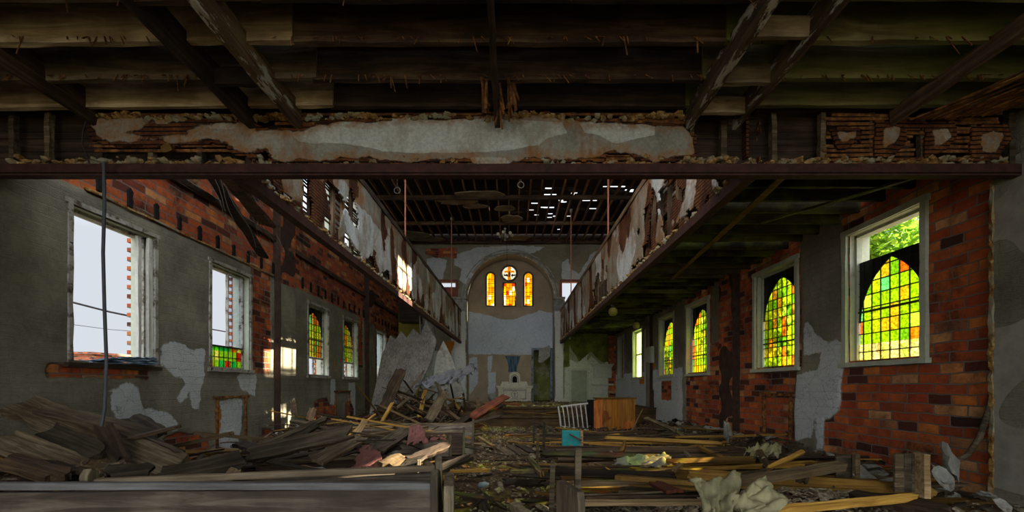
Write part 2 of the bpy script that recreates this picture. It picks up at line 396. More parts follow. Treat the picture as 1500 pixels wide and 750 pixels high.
# ground and floor
def _floor():
    t = Nt('debris covered floor'); p = t.pos(); n = t.noise(p, 9, 8, .75); b = t.noise(p, 1.2, 5, .6)
    c = t.ramp(n, [(.33, hexc('1f160c')), (.5, hexc('54402a')), (.63, hexc('7c6443')), (.72, hexc('a8977a'))])
    c = t.mix(t.ramp(b, [(.45, 0), (.65, 1)]), c, t.mix(.6, c, hexc('3c2a1a')))
    return t.done(t.bsdf(c, .95, t.bump(n, 1.0, .05)))
M['floor'] = _floor()
M['rubble'] = plain('mixed rubble chips', hexc('857860'), .95, .6, 30, .6, dirt=hexc('463621'), dirt_at=.5)
M['ground'] = plain('outside grass and dirt', hexc('605c48'), .95, .35, 2)
t = Nt('exterior brick'); p_ = t.pos(); s_ = t.t.nodes.new('ShaderNodeSeparateXYZ'); t.put(s_.inputs[0], p_)
bc_, bh_, _m = brick_layer(t, t.n('CombineXYZ', ins={0: t.math('ADD', s_.outputs[0], s_.outputs[1]), 1: s_.outputs[2], 2: 0.0}), .22, .08, dark=.7)
M['brick_out'] = t.done(t.bsdf(bc_, .9, t.bump(bh_, .6, .01)))
def _leaf():
    t = Nt('sunlit leaves'); r = t.noise(t.pos(), 2.2, 3, .6)
    c = t.ramp(r, [(.35, hexc('33701c')), (.6, hexc('6a9c2a'))])
    return t.done(t.n('MixShader', ins={0: .55, 1: t.bsdf(c, .5), 2: t.n('BsdfTranslucent', ins={0: t.mix(.5, c, hexc('8cb42c'))})}))
M['leaf'] = _leaf()
M['bark'] = plain('brown bark', hexc('8a6a4c'), .9, .4, 10, .6)
# ================================================================ walls with masks
def sdf(poly, A, Z):                           # signed distance to a polygon, positive inside
    P = np.array(poly, float); n = len(P)
    d = np.full(A.shape, 1e9); ins = np.zeros(A.shape, bool)
    for i in range(n):
        a = P[i]; b = P[(i+1) % n]; e = b-a; wx = A-a[0]; wz = Z-a[1]
        h = np.clip((wx*e[0]+wz*e[1])/max(1e-9, e.dot(e)), 0, 1)
        d = np.minimum(d, np.hypot(wx-e[0]*h, wz-e[1]*h))
        c = ((a[1] > Z) != (b[1] > Z))
        with np.errstate(divide='ignore', invalid='ignore'):
            xi = (b[0]-a[0])*(Z-a[1])/(b[1]-a[1]+1e-12)+a[0]
        ins ^= c & (A < xi)
    return np.where(ins, d, -d)
def union(*ds):
    r = ds[0]
    for d in ds[1:]: r = np.maximum(r, d)
    return r
def rect(A, Z, a0, a1, z0, z1):
    return np.minimum(np.minimum(A-a0, a1-A), np.minimum(Z-z0, z1-Z))
def nfield(A, Z, sc, seed=0.0):
    out = np.empty(A.size); a = A.ravel(); z = Z.ravel()
    for i in range(a.size): out[i] = noise.noise(Vector((a[i]*sc, z[i]*sc, seed)))
    return out.reshape(A.shape)

def grid_wall(name, axis, const, a0, a1, z0, z1, res, masks, mat, keep=None, disp=.03, inward=1, kind='structure', parent=None, xf=None, wob=.006, thick=0.0):
    na = max(2, int(round((a1-a0)/res))+1); nzz = max(2, int(round((z1-z0)/res))+1)
    aa = np.linspace(a0, a1, na); zz = np.linspace(z0, z1, nzz)
    A, Z = np.meshgrid(aa, zz, indexing='ij')
    ms = masks(A, Z)
    ms = [np.clip(.5+m/.5, 0, 1) for m in ms]
    D = disp*np.clip((ms[0]-.35)/.3, 0, 1)+nfield(A, Z, 1.7, 3.3)*wob*2
    if axis == 'x':
        C = const+inward*D if xf is None else xf(A)+inward*D
        V = np.stack([C, A, Z], -1)
    else:
        C = const+inward*D; V = np.stack([A, C, Z], -1)
    V = V.reshape(-1, 3)
    i, j = np.meshgrid(np.arange(na-1), np.arange(nzz-1), indexing='ij')
    q = np.stack([i*nzz+j, (i+1)*nzz+j, (i+1)*nzz+j+1, i*nzz+j+1], -1)
    ca = (A[:-1, :-1]+A[1:, 1:])/2; cz = (Z[:-1, :-1]+Z[1:, 1:])/2
    k = np.ones(ca.shape, bool) if keep is None else keep(ca, cz)
    q = q[k]
    if (axis == 'x') == (inward < 0): q = q[:, ::-1]
    used = np.unique(q); remap = -np.ones(len(V), int); remap[used] = np.arange(len(used))
    V = V[used]; q = remap[q]
    org = Vector((0, 0, 0))
    if parent is not None: org = origin_of(parent)
    me = bpy.data.meshes.new(name); me.from_pydata((V-np.array(org)).tolist(), [], q.tolist())
    at_ = me.color_attributes.new('mask', 'FLOAT_COLOR', 'POINT')
    cols = np.ones((len(V), 4), np.float32)
    for c in range(3):
        cols[:, c] = ms[c].ravel()[used] if c < len(ms) else 0
    at_.data.foreach_set('color', cols.ravel()); me.materials.append(mat); me.update()
    o = bpy.data.objects.new(name, me); COL.objects.link(o)
    if parent is not None: o.parent = parent
    if thick:
        s = o.modifiers.new('thickness', 'SOLIDIFY'); s.thickness = thick; s.offset = -1
    if kind: o['kind'] = kind
    return o

# window openings: (y0, y1, z0, z1) of the clear opening in each side wall
LWIN = [(6.02, 7.40, 1.78, 3.93), (8.80, 10.10, 1.82, 3.93), (13.0, 14.40, 1.78, 3.90), (15.72, 17.1, 1.78, 3.90), (19.55, 20.95, 1.78, 3.9), (22.05, 23.3, 1.78, 3.9)]
RWIN = [(6.10, 7.45, 1.84, 3.97), (8.80, 10.25, 1.84, 3.97), (12.75, 14.25, 1.84, 3.97), (15.45, 16.9, 1.84, 3.97), (19.2, 20.6, 1.84, 3.97), (22.3, 23.5, 1.84, 3.97)]
UPWS = {'l': [(5.9, 7.5), (8.7, 10.3), (12.7, 14.5), (15.5, 17.1), (19.2, 20.9)], 'r': [(12.9, 14.5)]}
UZ = (5.3, 8.95); UZL = (6.5, 8.95)

def keep_side(wins, UPW, UZ):
    def k(A, Z):
        r = np.ones(A.shape, bool)
        for y0, y1, z0, z1 in wins: r &= ~((A > y0) & (A < y1) & (Z > z0) & (Z < z1))
        for y0, y1 in UPW: r &= ~((A > y0) & (A < y1) & (Z > UZ[0]) & (Z < UZ[1]))
        return r
    return k

def lp(pts): return [on_left(*p) for p in pts]
def rp(pts): return [on_right(*p) for p in pts]

def masks_left(A, Z):
    pl = np.minimum(4.2-Z, 1e3)+0*A
    pl = np.where(A > 18.3, np.minimum(pl, 4.0-Z), pl)
    cut = [rect(A, Z, 10.22, 11.0, 1.75, 5), sdf(lp([(238,640),(262,634),(290,636),(304,650),(307,672),(240,675)]), A, Z),
           rect(A, Z, 5.7, 7.3, 1.58, 1.74), sdf(lp([(383,629),(396,629),(399,655),(382,655)]), A, Z),
           sdf(lp([(459,590),(466,585),(478,583),(482,592),(490,594),(494,612),(498,622),(456,624)]), A, Z),
           rect(A, Z, 21.1, 22.0, 1.2, 4.2), rect(A, Z, 17.3, 17.8, 2.2, 4.2), sdf(lp([(505,590),(512,586),(518,600),(516,620),(505,620)]), A, Z)]
    for c in cut: pl = np.minimum(pl, -c)
    pl = np.maximum(pl, Z-6.3)
    wp = union(sdf(lp([(233,507),(250,500),(262,503),(276,512),(298,511),(297,545),(292,575),(290,603),(278,598),(276,573),(262,590),(255,583),(272,560),(248,548),(235,535)]), A, Z),
               sdf(lp([(160,572),(185,560),(200,567),(206,600),(220,598),(240,605),(258,616),(258,630),(222,632),(200,620),(170,618),(158,600)]), A, Z),
               sdf(lp([(316,588),(328,585),(354,585),(352,620),(346,660),(316,662)]), A, Z),
               sdf(lp([(345,548),(375,545),(372,580),(350,570)]), A, Z), rect(A, Z, 14.6, 15.0, .3, 1.7), rect(A, Z, 16.2, 16.9, .2, 1.6),
               rect(A, Z, 18.4, 18.9, .0, 2.0), rect(A, Z, 19.5, 20.6, .7, 1.6))
    wp = np.maximum(wp, np.where(Z > 6.3, .02, -1))
    og = union(rect(A, Z, 9.02, 9.1, .5, 1.15), rect(A, Z, 14.9, 15.0, 2.0, 2.4), -1+0*A)
    return pl, wp, og

def masks_right(A, Z):
    pl = union(sdf(rp([(1174,330),(1237,300),(1237,470),(1238,500),(1234,560),(1232,602),(1216,615),(1204,612),(1196,640),(1180,660),(1166,658),(1163,600),(1168,545),(1176,540)]), A, Z),
               rect(A, Z, 14.35, 40, 0, 6), sdf(rp([(1043,390),(1058,380),(1058,470),(1062,500),(1043,505)]), A, Z), rect(A, Z, -9, 5.0, -1, 9),
               rect(A, Z, 8.0, 8.45, .2, 1.3), Z-6.3)
    pl = np.minimum(pl, -rect(A, Z, 15.7, 16.7, .95, 1.65))
    pl = np.minimum(pl, -rect(A, Z, 17.6, 18.1, .2, 1.3))
    wp = union(sdf(rp([(1180,475),(1190,472),(1196,490),(1214,500),(1238,500),(1234,560),(1232,600),(1216,613),(1200,600),(1190,640),(1168,645),(1165,600),(1170,550),(1200,540),(1205,515),(1180,520)]), A, Z),
               rect(A, Z, 14.5, 40, .0, 2.2)-.12, rect(A, Z, 18.0, 19.0, 0, 4)-.15, rect(A, Z, 8.0, 8.2, .2, 1.3), np.where(Z > 6.3, .02, -1))
    og = union(rect(A, Z, 18.8, 19.6, 1.5, 1.95)-.05, rect(A, Z, 17.4, 17.8, 2.0, 2.5)-.1, rect(A, Z, 17.6, 17.9, .4, 1.2), -1+0*A)
    return pl, wp, og

wl = grid_wall('wall_left', 'x', XL, -4.0, YE+.3, -.3, 9.3, .07, masks_left, M['wall_left'], keep_side(LWIN, UPWS['l'], UZL), .03, 1)
wr = grid_wall('wall_right', 'x', XR, -4.0, YE+.3, -.3, 9.3, .07, masks_right, M['wall_right'], keep_side(RWIN, UPWS['r'], UZ), .035, -1)
# outer leaf and reveals so each wall has real thickness
TH = .34
def side_leaf(name, X, sgn, wins, mat, side):
    UPW = UPWS[name]; UZ = UZL if name == 'l' else globals()['UZ']
    b = MB(); ys = sorted(set([-4.0, YE+.3]+[w for q in wins for w in q[:2]]))
    x0, x1 = sorted((X+sgn*.07, X+sgn*TH))
    cols = []
    for a, c in zip(ys[:-1], ys[1:]):
        w = [q for q in wins if q[0] <= a+1e-6 and q[1] >= c-1e-6]
        zz = [(-.3, 5.2)] if not w else [(-.3, w[0][2]), (w[0][3], 5.2)]
        for z0, z1 in zz: b.box(x0, x1, a, c, z0, z1)
    ys = sorted(set([-4.0, YE+.3]+[w for q in UPW for w in q]))
    for a, c in zip(ys[:-1], ys[1:]):
        w = any(q[0] <= a+1e-6 and q[1] >= c-1e-6 for q in UPW)
        for z0, z1 in ([(5.2, 9.3)] if not w else [(5.2, UZ[0]), (UZ[1], 9.3)]): b.box(x0, x1, a, c, z0, z1)
    return tag(b.build('wall_%s_outer' % side, mat), kind='structure')
side_leaf('l', XL, -1, LWIN, M['brick_out'], 'left')
side_leaf('r', XR, 1, RWIN, M['brick_out'], 'right')
def lining(name, X, sgn, wins):                # window reveals
    UPW = UPWS['l' if sgn < 0 else 'r']; UZ = UZL if sgn < 0 else globals()['UZ']
    b = MB()
    for y0, y1, z0, z1 in list(wins)+[(a, c, UZ[0], UZ[1]) for a, c in UPW]:
        xa, xb = sorted((X-sgn*.012, X+sgn*(TH+.01)))
        b.box(xa, xb, y0-.05, y0+.006, z0, z1); b.box(xa, xb, y1-.006, y1+.05, z0, z1)
        b.box(xa, xb, y0-.05, y1+.05, z1-.006, z1+.05); b.box(xa, xb, y0-.05, y1+.05, z0-.05, z0+.006)
    return tag(b.build(name, M['paint_green']), kind='structure')
lining('trim_1', XL, -1, LWIN); lining('trim_2', XR, 1, RWIN)

# end wall with its tall arch, two upper doorways
ARC, ARR, ARS = -.09, 2.38, 6.2
UPR = [(2.70, 3.95, 4.9, 7.08), (-4.25, -3.05, 4.9, 7.08)]
def in_arch(A, Z, g=0.0): return (np.abs(A-ARC) < ARR-g) & (Z < ARS) | (np.hypot(A-ARC, Z-ARS) < ARR-g)
def ep(pts, Y=YE): return [on_end(x, y, Y) for x, y in pts]
def masks_end(A, Z):
    pl = 1+0*A
    pl = np.minimum(pl, -sdf(ep([(623,364),(669,363),(669,379),(652,376),(640,378),(624,372)]), A, Z))
    pl = np.minimum(pl, -sdf(ep([(676,500),(690,498),(690,520),(680,515)]), A, Z))
    wp = union(sdf(ep([(625,380),(640,376),(655,382),(648,412),(625,412)]), A, Z), sdf(ep([(668,372),(700,362),(760,359),(800,362),(780,372),(745,369),(712,376),(696,398),(684,420),(672,410),(676,395),(664,388)]), A, Z)-.02,
               sdf(ep([(823,384),(832,380),(838,395),(848,402),(866,372),(890,360),(880,412),(823,410)]), A, Z), sdf(ep([(662,440),(683,440),(683,590),(660,590)]), A, Z), sdf(ep([(812,440),(823,440),(821,470),(812,480)]), A, Z),
               rect(A, Z, -6, -3.2, .3, 3.5)-.12)
    og = union(sdf(ep([(650,545),(668,545),(666,558),(652,558)]), A, Z), sdf(ep([(650,500),(668,500),(660,520),(652,522)]), A, Z), sdf(ep([(656,525),(662,525),(662,545),(656,545)]), A, Z)-.03,
               rect(A, Z, 2.38, 2.7, 1.9, 2.5), rect(A, Z, 2.45, 2.7, 1.2, 1.6)-.04)
    return pl, wp, og
def keep_end(A, Z):
    r = ~in_arch(A, Z)
    for x0, x1, z0, z1 in UPR: r &= ~((A > x0) & (A < x1) & (Z > z0) & (Z < z1))
    return r & ~((A > 2.66) & (Z < 4.35))
grid_wall('wall_back', 'y', YE, XL, XR, -.3, 9.35, .06, masks_end, M['wall_end'], keep_end, .03, -1)
def masks_green(A, Z):
    pl = union(1+0*A)
    pl = np.minimum(pl, 5.2-A+0*Z)
    wp = union(sdf(ep([(828,525),(840,500),(836,480),(830,480),(826,600),(905,600),(905,520),(880,535),(866,520),(858,534),(842,530)]), A, Z), rect(A, Z, 3.6, 4.1, 2.3, 3.4)-.03)
    gr = union(sdf(ep([(836,488),(905,488),(903,530),(880,530),(866,515),(848,530),(834,505)]), A, Z), rect(A, Z, 2.7, 3.2, 2.4, 4.4)-.1)
    return pl, wp, gr
grid_wall('wall_back_side', 'y', YE, 2.66, XR, -.3, 4.41, .06, masks_green, M['wall_green'], None, .02, -1)
b = MB(); b.box(XL-.3, ARC-ARR-.02, YE+.07, YE+.3, -.3, 4.9); b.box(XL-.3, UPR[1][0], YE+.07, YE+.3, 4.9, 9.4); b.box(UPR[1][1], ARC-ARR-.02, YE+.07, YE+.3, 4.9, 7.1)
b.box(ARC+ARR+.02, XR+.3, YE+.07, YE+.3, -.3, 4.9); b.box(ARC+ARR+.02, UPR[0][0], YE+.07, YE+.3, 4.9, 7.1); b.box(UPR[0][1], XR+.3, YE+.07, YE+.3, 4.9, 9.4)
b.box(UPR[1][0], ARC-ARR-.05, YE+.07, YE+.3, 7.1, 9.4); b.box(ARC+ARR+.05, UPR[0][1], YE+.07, YE+.3, 7.1, 9.4); b.box(ARC-ARR-.05, ARC+ARR+.05, YE+.07, YE+.3, 8.62, 9.4)
tag(b.build('wall_back_outer', M['brick_out']), kind='structure')

# apse: shallow recess behind the arch, three windows in its back wall
YA = 25.0
def ap(x, y): return on_end(x, y, YA)
AW = {}
def lancet(cx0, cx1, yt, yb, ztop_round=True):
    x0, z0 = ap(cx0, yb); x1, z1 = ap(cx1, yt); return (x0, x1, z0, z1)
AW['l'] = lancet(712.4, 725, 399, 448.3); AW['c'] = lancet(737.4, 755, 414.5, 448.3); AW['r'] = lancet(767.4, 780.4, 399, 448.3)
ROX, ROZ = ap(746, 400.4); RORR = .41
DOORA = (*[ap(781.5, 590)[0], ap(806, 590)[0]], .55, ap(790, 513)[1])
def lanc_in(A, Z, w):
    x0, x1, z0, z1 = w; r = (x1-x0)/2; cx = (x0+x1)/2
    return (np.abs(A-cx) < r) & (Z > z0) & (Z < z1-r) | (np.hypot(A-cx, Z-(z1-r)) < r)
def masks_apse(A, Z):
    pl = 1+0*A
    def q(pts): return [ap(*p) for p in pts]
    wp = union(sdf(q([(680,455),(716,462),(735,468),(752,468),(770,462),(790,455),(815,460),(815,520),(680,519)]), A, Z), sdf(q([(686,524),(700,520),(702,560),(686,585)]), A, Z)-.05, sdf(q([(715,545),(726,545),(726,590),(715,590)]), A, Z),
               sdf(q([(714,522),(722,520),(720,545),(714,550)]), A, Z)-.02)
    bl = sdf(q([(739.5,521.5),(762,521.5),(760,530),(757.5,536),(757,545),(744.5,545),(745,537),(743,529)]), A, Z)
    return pl, wp, bl
def keep_apse(A, Z):
    r = ~lanc_in(A, Z, AW['l']) & ~lanc_in(A, Z, AW['r']) & ~((A > AW['c'][0]) & (A < AW['c'][1]) & (Z > AW['c'][2]) & (Z < AW['c'][3]))
    r &= ~(np.hypot(A-ROX, Z-ROZ) < RORR) & ~((A > DOORA[0]) & (A < DOORA[1]) & (Z > DOORA[2]) & (Z < DOORA[3]))
    return r
grid_wall('wall_apse', 'y', YA, -2.75, 2.55, -.3, 8.9, .05, masks_apse, M['wall_apse'], keep_apse, .0, -1)
b = MB()                                        # arch soffit and jambs joining both planes
prof = [(ARC-ARR, -.3)]+[(ARC-ARR*math.cos(math.pi*i/40), ARS+ARR*math.sin(math.pi*i/40)) for i in range(41)]+[(ARC+ARR, -.3)]
for (xa, za), (xb, zb) in zip(prof[:-1], prof[1:]):
    b.add([(xa, YE-.02, za), (xb, YE-.02, zb), (xb, YA+.02, zb), (xa, YA+.02, za)], [(0, 1, 2, 3)])
tag(b.build('trim_3', plain('dusty grey arch soffit', hexc('8d8a7c'), .9, .2, 4)), kind='structure')
b = MB()                                        # raised moulding around the arch face
for rr, dd, ww in ((ARR+.03, .06, .10), (ARR+.20, .035, .07)):
    for i in range(48):
        if i in (7, 8, 15, 30, 31, 40) and rr < ARR+.1: continue
        t0, t1 = math.pi*i/48, math.pi*(i+1)/48
        q = []
        for tt in (t0, t1):
            for r_ in (rr, rr+ww):
                q += [(ARC-r_*math.cos(tt), YE-dd, ARS+r_*math.sin(tt)), (ARC-r_*math.cos(tt), YE+.02, ARS+r_*math.sin(tt))]
        b.add(q, [(0, 4, 6, 2), (0, 1, 5, 4), (2, 6, 7, 3), (0, 2, 3, 1), (4, 5, 7, 6)])
tag(b.build('trim_4', M['plaster_chip']), kind='structure')
for i, (x0, x1) in enumerate(((ARC-ARR-.62, ARC-ARR-.04), (ARC+ARR+.04, ARC+ARR+.46))):       # pilasters with leafy capitals
    t = thing('trim_%d' % (5+i), None, None, ((x0+x1)/2, YE-.1, .5)); t['kind'] = 'structure'
    b = MB(); b.box(x0, x1, YE-.18, YE+.05, .45, 5.5); b.box(x0-.05, x1+.05, YE-.23, YE+.05, .45, .8)
    b.build('pilaster_shaft', M['paint_white'], t)
    b = MB(); cx = (x0+x1)/2; w = (x1-x0)/2
    b.box(x0-.1, x1+.1, YE-.3, YE+.05, 6.13, 6.24); b.box(x0-.03, x1+.03, YE-.22, YE+.05, 5.48, 5.56)
    for r_ in range(2):
        for k in range(5):
            xx = x0+(x1-x0)*(k+.5*(r_ % 2)+.1)/4.6; zz = 5.58+.26*r_
            b.prism([(-.07, 0), (.07, 0), (.09, .12), (.05, .22), (0, .26), (-.05, .22), (-.09, .12)], lambda a, c, d, xx=xx, zz=zz, r_=r_: (xx+a, YE-.2-.05*r_-d-c*.25, zz+c), .05)
    b.box(x0-.02, x1+.02, YE-.2, YE+.05, 5.5, 6.15)
    b.build('capital', M['plaster_chip'], t)

# small passage seen through the doorway right of the altar
b = MB(); x0, x1, z0, z1 = DOORA
b.box(x0-.3, x1+.3, YA+1.5, YA+1.6, z0-.3, z1+.4); b.box(x0-.35, x0-.25, YA+.05, YA+1.5, z0-.3, z1+.4); b.box(x1+.25, x1+.35, YA+.05, YA+1.5, z0-.3, z1+.4); b.box(x0-.3, x1+.3, YA+.05, YA+1.5, z1+.3, z1+.4)
tag(b.build('wall_passage', plain('olive distemper', hexc('6d7338'), .9, .3, 3, .4, dirt=hexc('8f9078'), dirt_at=.5)), kind='structure')
def frame_y(x0, x1, z0, z1, Y, w, d, mat, name, n, bottom=True):
    b = MB(); b.box(x0-w, x0, Y-d, Y+.12, z0, z1+w); b.box(x1, x1+w, Y-d, Y+.12, z0, z1+w); b.box(x0-w, x1+w, Y-d*1.2, Y+.12, z1, z1+w)
    if bottom: b.box(x0-w, x1+w, Y-d*1.2, Y+.12, z0-w, z0)
    return b
t = thing('door_1', None, None, (x0, YA, z0)); t['kind'] = 'structure'
frame_y(x0, x1, z0, z1, YA, .12, .07, 0, '', 0, False).build('door_frame', plain('flaking bluish grey paint', hexc('76808a'), .8, .35, 7, .5, dirt=hexc('4b3d30'), dirt_at=.5), t)

# windows and doorway frames of the end wall
def arc_pts(cx, cz, r, a0, a1, n): return [(cx+r*math.cos(a0+(a1-a0)*i/n), cz+r*math.sin(a0+(a1-a0)*i/n)) for i in range(n+1)]
wn = [0]
def nextwin():
    wn[0] += 1; return 'window_%d' % wn[0]
for k in 'lcr':
    x0, x1, z0, z1 = AW[k]; r = (x1-x0)/2; cx = (x0+x1)/2
    t = thing(nextwin(), None, None, (cx, YA, z0)); t['kind'] = 'structure'
    o = [(x0, z0), (x1, z0)]+(arc_pts(cx, z1-r, r, 0, math.pi, 14) if k != 'c' else [(x1, z1), (x0, z1)])
    MB().prism(o, lambda a, c, d: (a, YA+.10+d, c), .012).build('stained_glass', M['glass_end'], t)
    b = MB(); path = [(a, YA-.0, c) for a, c in o+[o[0]]]; 
    for off in (0,):
        b.tube(path, .055, 6)
    b.build('window_frame', plain('dark worn window moulding', hexc('55503f'), .85, .3, 9), t)
    b = MB(); nx = 3 if k != 'c' else 4
    for i in range(1, nx): b.box(x0+(x1-x0)*i/nx-.01, x0+(x1-x0)*i/nx+.01, YA+.08, YA+.10, z0, z1-(.05 if k == 'c' else r*.06+.04))
    zz = z0+.3
    while zz < z1-.15:
        hw = r if (k == 'c' or zz < z1-r) else math.sqrt(max(0, r*r-(zz-z1+r)**2)); b.box(cx-hw, cx+hw, YA+.08, YA+.10, zz-.01, zz+.01); zz += .245
    b.build('lead_came', M['lead'], t)
t = thing(nextwin(), None, None, (ROX, YA, ROZ)); t['kind'] = 'structure'
MB().prism(arc_pts(ROX, ROZ, RORR+.02, 0, 2*math.pi, 32)[:-1], lambda a, c, d: (a, YA+.10+d, c), .012).build('stained_glass', M['glass_white'], t)
MB().prism([(-.09,-.4),(.09,-.4),(.09,.06),(.29,.06),(.29,.17),(.09,.17),(.09,.4),(-.09,.4),(-.09,.17),(-.29,.17),(-.29,.06),(-.09,.06)], lambda a, c, d: (ROX+a, YA+.07+d, ROZ+c), .02).build('cross', M['glass_gold'], t)
b = MB()
for sx in (-1, 1):
    for q in ([(.08,-.08),(.16,-.02),(.24,-.07),(.31,.0),(.30,-.07),(.36,-.04),(.30,-.14),(.2,-.13),(.12,-.18)],): b.prism([(ROX+sx*a+.02, ROZ+c) for a, c in (q if sx > 0 else q[::-1])], lambda a, c, d: (a, YA+.055+d, c), .012)
b.prism([(-.05,-.2),(.03,-.18),(.05,-.02),(.03,.12),(-.02,.16),(-.04,.0)], lambda a, c, d: (ROX+a, YA+.05+d, ROZ+c), .012)
b.build('dark_glass_shapes', M['lead'], t)
b = MB(); b.tube([(a, YA-.0, c) for a, c in arc_pts(ROX, ROZ, RORR+.02, 0, 2*math.pi, 32)], .06, 6); b.build('window_frame', plain('dark worn round moulding', hexc('55503f'), .85, .3, 9), t)
red_frame = plain('red brown door paint', hexc('7a4434'), .7, .3, 8)
for i, (x0, x1, z0, z1) in enumerate(UPR):
    t = thing('door_%d' % (2+i), None, None, ((x0+x1)/2, YE, z0)); t['kind'] = 'structure'
    frame_y(x0, x1, z0, z1, YE, .13, .08, 0, '', 0, False).build('door_frame', red_frame, t)
    if i == 1:
        MB().box(x0+.05, x1, YE+.16, YE+.2, z0, z1-.22).build('door_panel', red_frame, t)
        g = MB()                                # scrawled paint marks on the panel
        for q in ([(0,.0),(.2,.15),(.05,.3),(.3,.42),(.38,.2),(.2,.05)], [(.42,.1),(.55,.35),(.7,.1),(.5,.2)], [(.1,-.25),(.3,-.1),(.55,-.28),(.7,-.05)]):
            g.tube([(x0+.3+a, YE+.15, z0+1.2+c) for a, c in q], .018, 5)
        g.build('scrawl', plain('violet grey spray marks', hexc('8b88a8'), .6, .1), t)

# floor -------------------------------------------------------------
BUMPS = [(2.7, 4.15, 1.7, .62, .44), (-5.4, 5.0, 1.3, 1.0, .55), (-4.6, 11.5, 1.2, 2.6, .40), (-3.2, 9, 1.3, 2.2, .22), (-3.2, 16.0, 1.5, 1.3, .75), (-4.6, 18, 1.2, 1.8, .8), (3.6, 6.6, 1.9, 1.3, .12),
         (5.2, 12.5, .6, 4.0, .28), (5.3, 6.5, .6, 2, .15), (4.9, 9, .6, 1, .2), (-2.8, 7.0, 1.2, 1.5, .22), (-2.0, 8.5, .8, 2.5, .15), (-1.9, 5, .5, 3, .1), (-4.3, 7.5, 1.6, 1.4, .0)]
def hfloor(x, y):
    h = 0
    for bx, by, sx, sy, a in BUMPS: h += a*math.exp(-((x-bx)/sx)**2-((y-by)/sy)**2)
    aisle = math.exp(-((x+.1)/.7)**2)
    return h*(1-.8*aisle)+.03*nz(x, y, 0, 1.5)*(1-.6*aisle)+.02*nz(x, y, 3, 5)
v = []; f = []; nx_, ny_ = 150, 360
for i in range(nx_+1):
    for j in range(ny_+1):
        x = XL+(XR-XL)*i/nx_; y = -4+28*j/ny_; v.append((x, y, hfloor(x, y)))
f = [(i*(ny_+1)+j, (i+1)*(ny_+1)+j, (i+1)*(ny_+1)+j+1, i*(ny_+1)+j+1) for i in range(nx_) for j in range(ny_)]
me = bpy.data.meshes.new('floor'); me.from_pydata(v, [], f); me.materials.append(M['floor'])
for p_ in me.polygons: p_.use_smooth = True
o = bpy.data.objects.new('floor', me); COL.objects.link(o); o['kind'] = 'structure'
b = MB(); b.box(-2.2, 3.2, 15.9, 17.3, -.2, .34); b.box(-2.9, XR, 17.3, 26.4, -.2, .6); b.box(-2.3, 3.25, 15.82, 17.3, .33, .37); b.box(-2.95, XR, 17.22, 26.4, .585, .62)
tag(b.build('floor_platform', wood('platform boards', hexc('21170d'), hexc('5b4325'), hexc('86683c'), 'X', grain=9)), kind='structure')
b = MB(); b.box(-60, 60, -30, 120, -.7, -.45); tag(b.build('ground', M['ground']), kind='structure')

# pilasters on side walls -------------------------------------------
for i, (X, y0, y1, pr, s) in enumerate(((XL, 11.14, 11.9, .19, 1), (XL, 18.0, 18.7, .2, 1), (XR, 11.0, 11.7, .19, -1), (XR, 17.7, 18.2, .15, -1))):
    def mk(A, Z, i=i): 
        pl = np.where(Z < (4.1 if i < 2 else 6), .3, -.3) if i in (0, 1) else (-.1+0*A if i == 2 else .3+0*A)
        return pl+0*A, -.3+0*A, -.5+0*A
    x = X+s*pr
    o = grid_wall('wall_pier', 'x', x, y0, y1, -.2, 6.3, .1, mk, M['wall_left' if i < 2 else 'wall_right'], None, .01, s)
    b = MB(); xa, xb = sorted((X, x)); b.box(xa, xb-.0, y0+.001, y1, -.2, 6.3) if s > 0 else b.box(xa, xb, y0+.001, y1, -.2, 6.3)
    tag(b.build('wall_pier_core', plain('pier in painted shade', hexc('3a2a20'), .95, .5, 5, .6)), kind='structure')  # side towards the viewer coloured dark for its shadow
# plastered return of the wall nearest the viewer on the right
grid_wall('wall_right_return', 'x', XR-.10, 2.0, 5.14, -.2, 4.0, .08, lambda A, Z: (1+0*A, -.4+0*A, -.5+0*A), M['wall_right'], None, .0, -1)
b = MB(); b.box(XR-.10, XR+.02, 2.0, 5.15, -.2, 4.0)
tag(b.build('trim_7', plain('grey cement render', hexc('8a8577'), .9, .25, 5, .4)), kind='structure')
b = MB(); b.beam((XR-.105, 5.13, -.2), (XR-.105, 5.13, 4.0), .03, .04, 0, 60, .012); tag(b.build('trim_15', M['rim']), kind='structure')
